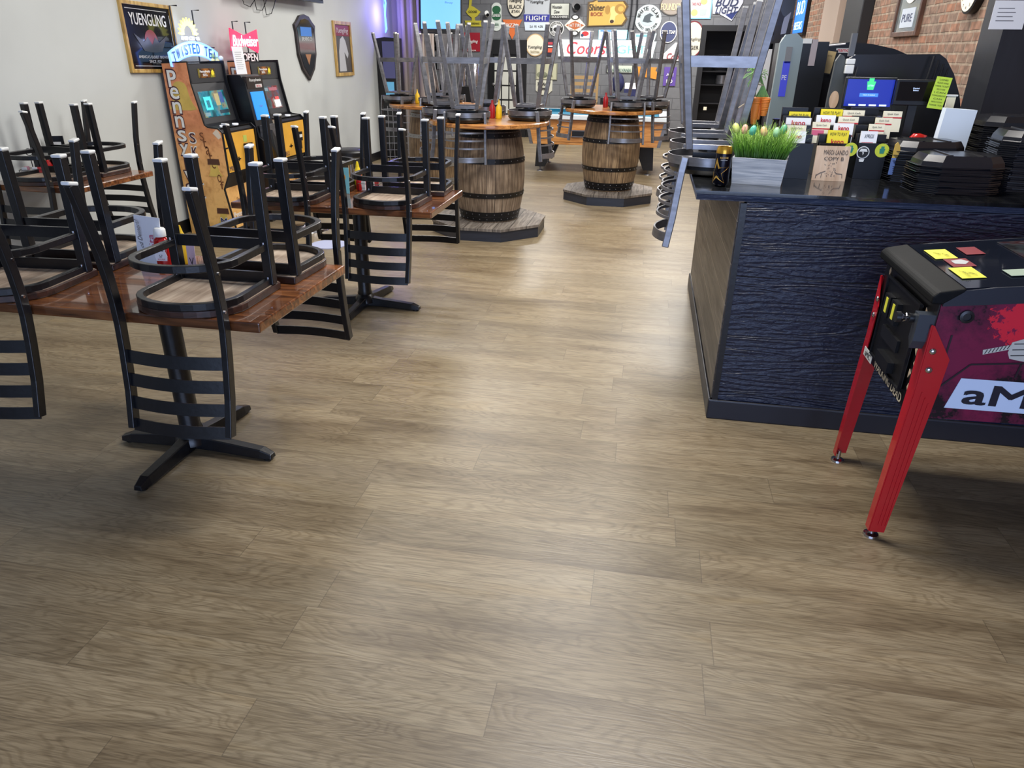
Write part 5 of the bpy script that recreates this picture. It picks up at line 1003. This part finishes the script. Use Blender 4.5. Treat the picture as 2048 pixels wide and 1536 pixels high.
# ================================================================ BACK WALL
YS = YB-.012
SH = {'rect': [(0, 0), (1, 0), (1, 1), (0, 1)], 'oval': [(.5+.5*math.cos(a*PI/14), .5+.5*math.sin(a*PI/14)) for a in range(28)], 'tri': [(0, 0), (1, 0), (.5, 1)],
 'dia': [(0, .5), (.5, 0), (1, .5), (.5, 1)], 'cap': [(.5+.5*math.cos(a*PI/10), (.2*math.sin(a*PI/10) if a > 10 else .2*math.sin(a*PI/10))+(.8 if a <= 10 else .2)) for a in range(20)], 'tag': [(0, 0), (1, 0), (1, .7), (.7, 1), (.3, 1), (0, .7)]}
def sign(label, x0, y0, x1, y1, shape, colr, texts=(), border=None, emit=0, name='beer_sign', extra=(), cat='sign', depth=.02, arc=()):
    a = wp(x0, y0, Y=YS); b = wp(x1, y1, Y=YS); W_, H_ = b.x-a.x, a.z-b.z; t = thing(name, label, cat, ((a.x+b.x)/2, YS+.011, (a.z+b.z)/2))
    pl_ = SH[shape] if isinstance(shape, str) else shape
    def loc(p): return ((p[0]-.5)*W_, (.5-p[1])*H_)
    mname = 'sign_%d_%d_%d' % tuple(colr) + ('e' if emit else '')
    m = P(mname, colr, .45, emit=colr if emit else None, es=emit)
    if border: MB().prism([loc((.5+(u-.5)*1.0, .5+(v-.5)*1.0)) for u, v in pl_], -depth, 0, 'y').build('border', P('sign_%d_%d_%d' % tuple(border), border, .45), t); MB().prism([loc((.5+(u-.5)*.9, .5+(v-.5)*.92)) for u, v in pl_], -depth-.002, -depth-.0002, 'y').build('panel', m, t)
    else: MB().prism([loc(p) for p in pl_], -depth, 0, 'y').build('panel', m, t)
    for i, e in enumerate(extra): MB().prism([loc(p) for p in e[0]], -depth-.004-.0015*i, -depth-.0025, 'y').build(e[2] if len(e) > 2 else 'emblem', P('sign_%d_%d_%d' % tuple(e[1]), e[1], .45, emit=e[1] if emit else None, es=emit*.7), t)
    for s_, rr_, hh_, a0_, a1_, inn_ in arc: arc_text(s_, rr_*H_, 0, 0, -depth-.012, hh_*H_, P('ink_arc_dark', (26, 26, 28), .5) if colr[0] > 100 else WHT, t, a0_, a1_, inner=inn_)
    for e in texts:
        s_, cx, cy, tw, th_, tcx = e[:6]; u, v = loc((cx, cy)); text(s_, tw*W_, th_*H_, (u, -depth-.014, v), P('ink_%d_%d_%d' % tuple(tcx), tcx, .5, emit=tcx if emit else None, es=emit*.6), t, bold=.02, italic=.25 if len(e) > 6 else 0)
    return t
K, W1, CRM = (26, 26, 28), (222, 224, 222), (216, 210, 190)
def ell(cx, cy, rx, ry, n=16): return [(cx+rx*math.cos(2*PI*i/n), cy+ry*math.sin(2*PI*i/n)) for i in range(n)]
sign('yellow goose-shaped brewery sign above a yellow ribbon', 929, -6, 963, 53, [(.3, 0), (.45, 0), (.4, .3), (.55, .33), (.95, .5), (.75, .65), (.6, .7), (.62, .8), (1, .8), (.95, .9), (1, 1), (0, 1), (.05, .9), (0, .8), (.42, .8), (.42, .7), (.2, .6), (.08, .5), (.25, .35)], (196, 186, 60), [('GOOSE', .5, .5, .5, .08, K), ('ISLAND BREWING', .5, .9, .8, .07, K)])
sign('tall green and white beer can sign', 983, 5, 1003, 62, 'cap', (206, 214, 208), [('GENESEE', .5, .45, .8, .1, W1), ('BEER', .5, .78, .5, .08, (30, 80, 50))], extra=[(ell(.5, .25, .42, .14), (30, 90, 56)), (ell(.5, .48, .46, .15), (30, 90, 56)), (ell(.5, .78, .35, .1), (200, 212, 204))])
sign('round-bottomed cream black and tan beer sign with a black border', 1014, -30, 1049, 36, 'oval', CRM, [('Yuengling', .5, .48, .7, .14, K, 1), ('BLACK', .5, .66, .7, .12, K), ('&TAN', .5, .8, .45, .09, K)], border=K)
sign('silver-winged sign with a royal blue FLIGHT band', 1048, -12, 1099, 62, [(.2, .2), (.35, .03), (.5, 0), (.65, .03), (.8, .2), (.98, .15), (.95, .5), (1, .58), (.93, 1), (.07, 1), (0, .58), (.05, .5), (.02, .15)], (178, 184, 190), [('Yuengling', .5, .22, .5, .1, K, 1), ('FLIGHT', .5, .65, .8, .13, W1), ('2.6  95  4.2%', .5, .88, .5, .06, K)], extra=[([(0, .55), (1, .55), (.97, .75), (.03, .75)], (38, 44, 140), 'blue_band'), ([(.03, .77), (.97, .77), (.92, .98), (.08, .98)], (200, 214, 224), 'pale_band')])
sign('cream rectangular soft drink sign reading sold here', 1101, 6, 1139, 38, 'rect', (196, 200, 190), [('Mountain', .35, .25, .5, .2, K, 1), ('Dew', .35, .55, .3, .2, K, 1), ('SOLD HERE', .5, .87, .8, .14, W1)], border=K, extra=[([(.06, .76), (.94, .76), (.94, .96), (.06, .96)], K)])
sign('orange downward-pointing triangle pizza sign', 1005, 39, 1044, 79, 'tri', (206, 106, 50), [('PIZZA', .5, .3, .6, .2, W1)])
sign('square red beer sign with white script', 925, 65, 960, 103, 'rect', (150, 22, 40), [('Yuengling', .5, .48, .8, .2, W1, 1), ('LAGER', .5, .95, .6, .07, W1)])
sign('narrow dark red beer banner at the edge of the far opening', 897, 70, 905, 103, 'rect', (120, 26, 50), [('BEER', .5, .5, .7, .2, W1)])
sign('cream oval beer sign with a tan rim', 1052, 67, 1089, 113, 'oval', (222, 216, 196), [('Yuengling', .5, .6, .75, .17, (70, 74, 70), 1), ('TRADITIONAL', .5, .8, .5, .1, (150, 140, 110))], border=(190, 160, 116))
sign('small round black and white dog-head brewery sign', 1099, 42, 1127, 73, 'oval', K, (), arc=(('ROCHESTER', .36, .13, PI*.9, PI*.1, False), ('BREWERY', .37, .12, PI*1.2, PI*1.8, True)), border=W1, extra=[(ell(.5, .5, .28, .28), W1), (ell(.45, .55, .16, .14), K)])
sign('orange diamond ale sign with black and white chevrons', 1130, 28, 1170, 73, 'dia', (226, 222, 206), [('FAT TIRE', .5, .5, .6, .14, W1)], extra=[([(.06, .5), (.5, .3), (.94, .5), (.5, .7)], (176, 96, 50)), (ell(.5, .14, .2, .13), (40, 40, 40)), (ell(.5, .14, .13, .08), W1), (ell(.5, .86, .2, .13), (40, 40, 40)), (ell(.5, .86, .13, .08), W1)])
sign('golden state-shaped bock beer sign with a ram head', 1176, -2, 1254, 54, [(0, .1), (.1, .08), (.2, 0), (.22, .08), (.9, .06), (1, .25), (.92, .5), (1, .72), (.9, .95), (0, 1)], (206, 168, 84), [('Shiner', .24, .3, .38, .24, (60, 44, 30)), ('BOCK', .24, .54, .3, .13, (150, 60, 40))], border=(90, 70, 40), extra=[([(.55, .35), (.62, .25), (.78, .3), (.8, .5), (.7, .62), (.68, .85), (.55, .85), (.58, .55)], (226, 200, 130), 'ram_head'), (ell(.8, .35, .13, .18), (170, 130, 60), 'ram_horn'), (ell(.82, .35, .07, .1), (206, 168, 84), 'ram_horn'), (ell(.5, .38, .06, .16), (170, 130, 60), 'ram_horn'), (ell(.62, .8, .05, .06), (60, 40, 28), 'ram_nose')])
sign('round pale hard seltzer sign with a black wave drawing', 1272, 9, 1320, 66, 'oval', (204, 218, 220), (), arc=(('WHITE CLAW', .37, .13, PI*.92, PI*.08, False), ('HARD SELTZER', .38, .09, PI*1.15, PI*1.85, True)), extra=[(ell(.5, .5, .3, .26), (176, 190, 194)), ([(.3, .6), (.36, .4), (.55, .3), (.7, .38), (.6, .42), (.58, .55), (.68, .6), (.5, .64)], (70, 80, 86), 'wave')])
sign('glowing pale blue neon beer sign above the long lit sign', 1198, 60, 1256, 79, 'rect', (150, 215, 235), [('KEYSTONE', .5, .6, .9, .6, (235, 250, 255), 1)], emit=1.5, name='neon_sign', extra=[([(.05, .02), (.55, .02), (.55, .16), (.05, .16)], (60, 90, 220))])
sign('long white backlit beer sign with red script and teal letters', 1118, 79, 1305, 115, 'rect', (240, 244, 240), [('Coors', .3, .5, .42, .75, (214, 60, 70), 1), ('LIGHT', .72, .55, .42, .5, (110, 180, 170))], emit=1.5, name='lit_sign', depth=.06)
sign('small white card with red berries left of the blue neon', 1161, 61, 1180, 77, 'rect', W1, extra=[(ell(.5, .4, .35, .3), (190, 50, 54)), (ell(.2, .6, .14, .2), (50, 60, 90))])
sign('keystone-shaped white and aqua metal sign right of the long lit sign', 1270, 67, 1310, 120, [(0, 0), (.97, 0), (.88, .3), (1, .3), (.85, 1), (.1, 1)], (196, 214, 218), [('USA', .75, .42, .25, .1, K), ('Coors', .6, .7, .6, .22, (170, 40, 60), 1)], extra=[([(.05, .04), (.9, .04), (.86, .12), (.06, .12)], (120, 176, 186))])
sign('white triangular beer sign with red script, lower right of the seltzer sign', 1316, 85, 1370, 122, [(.6, 0), (1, 0), (1, 1), (0, 1)], (222, 222, 222), [('Coors', .65, .75, .6, .35, (150, 50, 60), 1)])
sign('cream rounded brewery sign with tan letters, behind the stool legs', 1322, -12, 1366, 31, 'oval', (150, 140, 130), [('FOUNDERS', .5, .6, .9, .32, (226, 206, 160))], border=(90, 84, 78))
sign('pale blue framed drink poster with a lime and a glass', 1378, -12, 1421, 38, 'rect', (206, 214, 214), [('TAKE PACK', .35, .4, .4, .12, (170, 80, 90))], border=(120, 176, 200), extra=[(ell(.3, .75, .14, .14), (206, 206, 120)), ([(.5, .6), (.82, .6), (.78, .85), (.54, .85)], (170, 180, 180), 'glass'), (ell(.65, .3, .14, .12), (206, 206, 120))])
sign('navy and white shield sign with slanted letters', 1424, -15, 1481, 42, [(0, .1), (.2, .1), (.5, 0), (1, .1), (1, .35), (.9, .6), (.72, 1), (.3, .75), (.1, .75), (.05, .3)], (200, 204, 212), [('BUD', .5, .35, .7, .28, (36, 46, 84), 1), ('LIGHT', .52, .62, .7, .24, (36, 46, 84), 1)], extra=[([(.5, .78), (.88, .64), (.72, .95)], (36, 50, 110))])
sign('round navy and white beer sign behind the stool legs', 1322, 42, 1352, 86, 'oval', (66, 74, 110), [('STEEL TEAM', .5, .5, .8, .16, W1)], border=W1)
sign('tall white oval lager sign with a maroon rim', 1366, 41, 1404, 116, 'oval', (214, 208, 190), [('Yuengling', .5, .5, .7, .1, (90, 90, 84), 1), ('LAGER', .5, .72, .6, .1, K)], border=(110, 30, 44))
sign('cream folded triangular-topped beer sign low on the back wall', 1072, 126, 1114, 160, 'rect', (178, 178, 150), [('LAGER', .6, .75, .4, .15, (80, 84, 70))], border=(130, 130, 112), extra=[(ell(.3, .7, .25, .2), (120, 124, 100))])
sign('cream pointed sign with black script, under the folded beer sign', 1072, 160, 1104, 190, 'tag', (196, 196, 180), [('The Art of\nBeer', .5, .4, .8, .5, K, 1)])
sign('orange state-shaped sign low on the back wall', 1274, 133, 1316, 160, [(0, 0), (.9, .05), (.85, .3), (1, .5), (.9, .95), (.4, .8), (0, 1)], (216, 140, 50))
sign('purple rectangular sign low on the back wall', 1329, 134, 1350, 172, 'rect', (96, 72, 156), [('ALE', .5, .4, .6, .15, W1), ('10', .5, .75, .5, .2, W1)])
sign('long licence-plate style sign below the lit sign', 1213, 130, 1266, 146, 'rect', (196, 206, 190), [('PENNSYLVANIA', .5, .65, .85, .45, (80, 110, 100))], border=(60, 60, 62))
sign('dark square sign with red and white bands left of the lit sign', 1094, 77, 1106, 112, 'rect', (34, 30, 46), extra=[([(.2, .2), (.9, .2), (.9, .35), (.2, .35)], (180, 60, 70)), ([(.2, .4), (.9, .4), (.9, .48), (.2, .48)], W1), ([(.2, .55), (.9, .55), (.9, .8), (.2, .8)], (206, 90, 60))])
sign('black and yellow beer sign beside the dark poster', 1529, 16, 1547, 82, 'cap', (226, 222, 206), [('BLACK\nGOLD', .5, .55, .7, .3, K)], border=(40, 36, 30), extra=[([(.1, .78), (.9, .78), (.5, .95)], (206, 166, 50))])
sign('tall dark glossy poster reading and stars, behind the grey kiosk', 1550, -30, 1612, 88, 'rect', (22, 28, 44), [('& Stars', .6, .92, .5, .06, W1)], extra=[(ell(.5, .35, .28, .22), (50, 60, 80)), ([(.35, .55), (.5, .45), (.45, .82), (.3, .84)], (120, 130, 160))], border=(14, 14, 16), name='glossy_poster')
for i, (px, py, lb) in enumerate(((974, 28, 'small white cylindrical camera between the goose and can signs'), (1152, 12, 'dark round camera lens unit above the diamond sign'))):
    p = wp(px, py, Y=YB-.09); c_ = thing('security_camera', lb, 'camera', tuple(p)); MB().cyl((0, 0, 0), .04+.04*i, .14, 16, rot=(PI/2-.3, .4, 0)).build('housing', WHT if i == 0 else P('camera_grey', (80, 80, 84), .4), c_, smooth=True); MB().cyl((.03, -.075, -.02), .03+.03*i, .01, 16, rot=(PI/2-.3, .4, 0)).build('lens', SCREEN, c_); MB().bx(-.02, .02, .04, .078, -.02, .02).build('bracket', BPL, c_)
# double-paned door
a, b = wp(977, 79, Y=YB), wp(1052, 216, Y=YB)
dr = tag(bpy.data.objects.new('door_1', None), kind='structure'); col.objects.link(dr); dr.location = ((a.x+b.x)/2, YB, 0); W_ = b.x-a.x
DB = P('door_black_paint', (16, 16, 18), .4)
MB().bx(-W_/2, -W_/2+.1, -.05, 0, 0, a.z).bx(W_/2-.18, W_/2, -.05, 0, 0, a.z).bx(-W_/2+.1, W_/2-.18, -.05, 0, a.z-.26, a.z).build('door_frame', DB, dr); MB().bx(-W_/2+.1, W_/2-.18, -.02, 0, 0, a.z-.26).build('door_leaf', DB, dr)
for i in range(3):
    for j in range(6): x0_ = -W_/2+.13+i*.155; z0_ = a.z-.3-(j+1)*.27; (MB().bx(x0_, x0_+.13, -.026, -.0205, z0_+.02, z0_+.26).build('pane', P('frosted_pane', (196, 198, 190), .4), dr) if z0_ > .05 else None)
MB().ball((-W_/2+.11, -.05, 1.0), .03, seg=10, n=6).build('door_knob', STEEL, dr)
# things along the back wall
wch = thing('wooden_chair', 'plain wooden ladder-back chair against the back wall under the lit sign', 'chair', (wp(1180, 180, Y=14.6).x-.1, 14.3, 0))
LOAK = P('light_oak', (150, 124, 84), .5)
for s in (-1, 1): MB().bx(s*.24-.02, s*.24+.02, .18, .22, 0, 1.25).build('back_post', LOAK, wch); MB().bx(s*.24-.02, s*.24+.02, -.22, -.18, 0, .72).build('leg', LOAK, wch)
for z in (.95, 1.07, 1.18): MB().bx(-.22, .22, .185, .215, z-.03, z+.03).build('back_slat', LOAK, wch)
MB().bx(-.26, .26, -.24, .24, .72, .76).build('seat', LOAK, wch)
bb = thing('blue_bag', 'blue and navy bag hanging on the back wall under the plate sign', 'bag', tuple(wp(1236, 166, Y=15.1))); MB().ball((0, 0, 0), .12, sy=.6, sz=1.5, seg=14, n=8).build('bag', P('bag_navy', (30, 34, 76), .7, noise=.4, nscale=(14, 14, 14)), bb, smooth=True); MB().tube([(-.03, 0, .15), (0, 0, .24), (.03, 0, .15)], .008, 6).build('strap', BPL, bb)
bx_ = thing('stacked_box', 'white box on a navy box on the high table by the back wall', 'box', tuple(wp(1260, 192, Y=14.9))); MB().bx(-.12, .12, -.1, .1, 0, .13).build('navy_box', P('bag_navy', (30, 34, 76)), bx_); MB().bx(-.11, .11, -.09, .09, .131, .23).build('white_box', PAPER, bx_)
ht_ = thing('high_table', 'grey high table standing against the back wall', 'table', (wp(1250, 200, Y=14.8).x, 14.85, 0)); zz = wp(1260, 192, Y=14.9).z-.001; MB().bx(-.5, .5, -.3, .3, zz-.03, zz).build('top', P('table_grey', (70, 78, 84), .4), ht_)
for sx_ in (-1, 1):
    for sy_ in (-1, 1): MB().bx(sx_*.44-.02, sx_*.44+.02, sy_*.25-.02, sy_*.25+.02, 0, zz-.03).build('leg', DSTEEL, ht_)
# kitchen passage seen through the far doorway
sh_ = thing('kitchen_shelf', 'dark kitchen shelving with plates through the far doorway', 'shelf', ((dx0+dx1)/2, YB+1.0, 0)); SK = P('shelf_dark', (44, 44, 48), .4)
for z in (.7, 1.05, 1.3): MB().bx(-.6, .6, -.2, .2, z-.02, z).build('shelf_board', SK, sh_)
for s in (-1, 1): MB().bx(s*.6-.02, s*.6+.02, -.2, .2, 0, 1.9).build('upright', SK, sh_)
pg = None
for i in range(12):
    o = MB().lathe([(.1, 0), (.14, .012), (.14, .016)], seg=20).build('dinner_plate', P('plate_grey2', (110, 112, 118), .3)) if i == 0 else pg.copy()
    if i == 0: pg = o
    else: col.objects.link(o)
    o.location = ((dx0+dx1)/2-.22, YB+.95, 1.301+.026*i); tag(o, 'grey plate, %s from the top of the stack on the kitchen shelf' % ORD[11-i] if i < 11 else 'topmost grey plate of the stack on the kitchen shelf', 'plate', 'stacked plates on the kitchen shelf')
cr_ = thing('steel_pot', 'pale metal pot on the kitchen shelf under the plates', 'pot', ((dx0+dx1)/2-.15, YB+.95, 1.051)); MB().lathe([(.11, 0), (.12, .01), (.12, .17), (.125, .175)], seg=24).build('pot', STEEL, cr_, smooth=True)
for px, py in ((1411, 127), (1410, 217)): p = wp(px, py, Y=YB-.03); tag(MB().bx(-.03, .03, 0, .004, -.03, .03).build('sticky_note', P('cream_card', (232, 226, 200)), loc=tuple(p)), 'cream square note on the doorway trim, %s one' % ('upper' if py < 200 else 'lower'), 'note')
# hanging paper calendar right of the doorway and black ladder shelf with grey panels
p0, p1 = wp(1536, 98, Y=15.1), wp(1556, 215, Y=15.1); d = thing('wall_papers', 'white papers posted right of the far doorway', 'paper', ((p0.x+p1.x)/2, YB-.001, (p0.z+p1.z)/2)); W_, H_ = (p1.x-p0.x)/2+.08, (p0.z-p1.z)/2; MB().bx(-W_, W_, -.01, 0, -H_, H_).build('sheets', P('posted_white', (176, 180, 186), .6), d)
lsx = wp(1560, 160, Y=9.0); ls = thing('ladder_shelf', 'black metal rack with pale grey panels left of the grey kiosk', 'rack', (lsx.x, 9.0, 0)); zt = wp(1560, 105, Y=9.0).z
for x in (-.07, .14): MB().bx(x-.012, x+.012, -.02, .02, 0, zt).build('upright', BPL, ls)
for i in range(5): z = zt-.1-.27*i; MB().bx(-.058, .128, -.02, .02, z-.02, z).build('rung', BPL, ls); (MB().bx(-.05, .12, -.005, .005, z-.26, z-.03).build('panel', P('pale_panel2', (168, 172, 176), .5), ls) if i < 3 else None)
# far left: television, jukebox, urns, bottle rack
a, b = wp(840, -30, Y=11.85), wp(920, 58, Y=11.85); t2 = thing('hanging_television', 'television glowing plain blue, hung at the far left corner', 'television', ((a.x+b.x)/2, 11.85, b.z), 0, rot=(-.12, .0, .1)); W_ = (b.x-a.x)/2; H_ = a.z-b.z
MB().bx(-W_-.03, W_+.03, 0, .05, -.03, H_+.1).build('casing', BPL, t2); MB().bx(-W_, W_, -.003, -.0005, 0, H_+.08).build('screen', P('sky_screen', (110, 175, 240), .3, emit=(110, 175, 245), es=1.1), t2); MB().bx(-.05, .05, .05, .1, .2, 3.4-b.z).build('ceiling_mount', BPL, t2)
text('Piracy', .12, .035, (.13, -.004, .36), P('screen_grey', (70, 110, 160), .5), t2)
MB().bx(-W_, W_, -.02, .0, -.07, -.04).build('soundbar', BPL, t2)
j = thing('jukebox_panel', 'tall black touch jukebox against the left wall under the bottle neon', 'jukebox', (-4.08, 11.45, 0)); MB().prism([(-.16, 0), (-.16, 1.76), (-.02, 1.78), (.16, 1.77), (.16, 0)], 0, .3, 'y').build('cabinet', ABLK, j, bevel=.01)
MB().bx(-.06, .13, -.006, 0, 1.2, 1.72).build('upper_screen', P('lavender_screen', (70, 70, 100), .2, emit=(70, 72, 120), es=.4), j); MB().bx(-.04, .1, -.006, 0, .95, 1.15).build('lower_screen', P('cyan_screen', (90, 150, 180), .3, emit=(90, 160, 200), es=.5), j)
ur = thing('coffee_urn_stand', 'black stand with two tall steel urns behind the nearest barrel stools', 'coffee urn', (wp(937, 180, Y=13.5).x, 13.5, 0)); zu = wp(937, 172, Y=13.5).z
MB().bx(-.25, .25, -.25, .25, 0, zu-.001).build('stand', BPL, ur)
for x in (-.11, .12): u_ = MB().lathe([(.09, zu), (.09, zu+.42), (.07, zu+.46), (.03, zu+.48)], (x, 0, 0), 20).build('urn', CHROME, ur, smooth=True); MB().bx(x-.015, x+.015, -.12, -.08, zu+.08, zu+.13).build('tap', BPL, u_)
rk = thing('bottle_rack', 'steel shelf rack of dark bottles at the far left opening', 'rack', (wp(857, 150, Y=13.2).x, 13.3, 0))
for z in (.4, .9, 1.3, 1.6): MB().bx(-.28, .28, -.18, .18, z-.015, z).build('shelf_board', STEEL, rk)
for sx_ in (-1, 1): MB().bx(sx_*.27-.012, sx_*.27+.012, -.18, .18, 0, 1.95).build('upright', STEEL, rk)
bt0 = None; n_ = 0
for z in (.9, 1.3, 1.6):
    for x in (-.2, -.1, 0, .1, .2):
        if bt0 is None: bt0 = MB().lathe([(.032, 0), (.034, .1), (.012, .17), (.012, .22)], seg=12).build('wine_bottle', P('bottle_dark', (24, 28, 26), .15), smooth=True); o = bt0
        else: o = bt0.copy(); col.objects.link(o)
        o.location = (rk.location.x+x, 13.3, z+.001); tag(o, 'dark bottle, %s on the %s' % ({-.2: 'leftmost', -.1: 'second from left', 0: 'middle', .1: 'second from right', .2: 'rightmost'}[x], '%s shelf of the far steel rack') % {.9: 'lowest', 1.3: 'middle', 1.6: 'top'}[z], 'bottle', 'dark bottles on the %s shelf' % {.9: 'lowest', 1.3: 'middle', 1.6: 'top'}[z])
cb2 = tag(MB().tube([(-3.9, 11.0, .5), (-3.86, 10.9, .3), (-3.9, 10.8, .05), (-3.8, 10.5, .012), (-3.7, 10.7, .012), (-3.75, 11.0, .012)], .008, 6).build('power_cable', BPL, smooth=True), 'tangle of black cable on the floor beside the left wall', 'cable')
gr_ = thing('wire_grate', 'white wire guard leaning by the far left barrel', 'rack', (-3.45, 10.0, 0), .2, rot=(-.08, 0, .3)); m = MB()
for i in range(7): m.tube([(-.2+.066*i, 0, 0), (-.2+.066*i, 0, .9)], .004, 5)
for i in range(10): m.tube([(-.2, 0, .05+.09*i), (.2, 0, .05+.09*i)], .004, 5)
m.build('wire_grid', P('wire_pale', (150, 152, 156), .4, .4), gr_)

# cables hanging down the back wall beside the round seltzer sign
for i, (pts_, lb) in enumerate((([(1266, -20), (1262, 30), (1256, 62), (1254, 80)], 'thin black cable hanging down the back wall, left of the round seltzer sign'), ([(1276, -20), (1274, 20), (1268, 50), (1262, 80)], 'black cable sagging beside the round seltzer sign, nearer to it'))):
    tag(MB().tube([tuple(wp(a_, b_, Y=YB-.03)) for a_, b_ in pts_], .012, 6).build('hanging_cable', BPL, smooth=True), lb, 'cable')
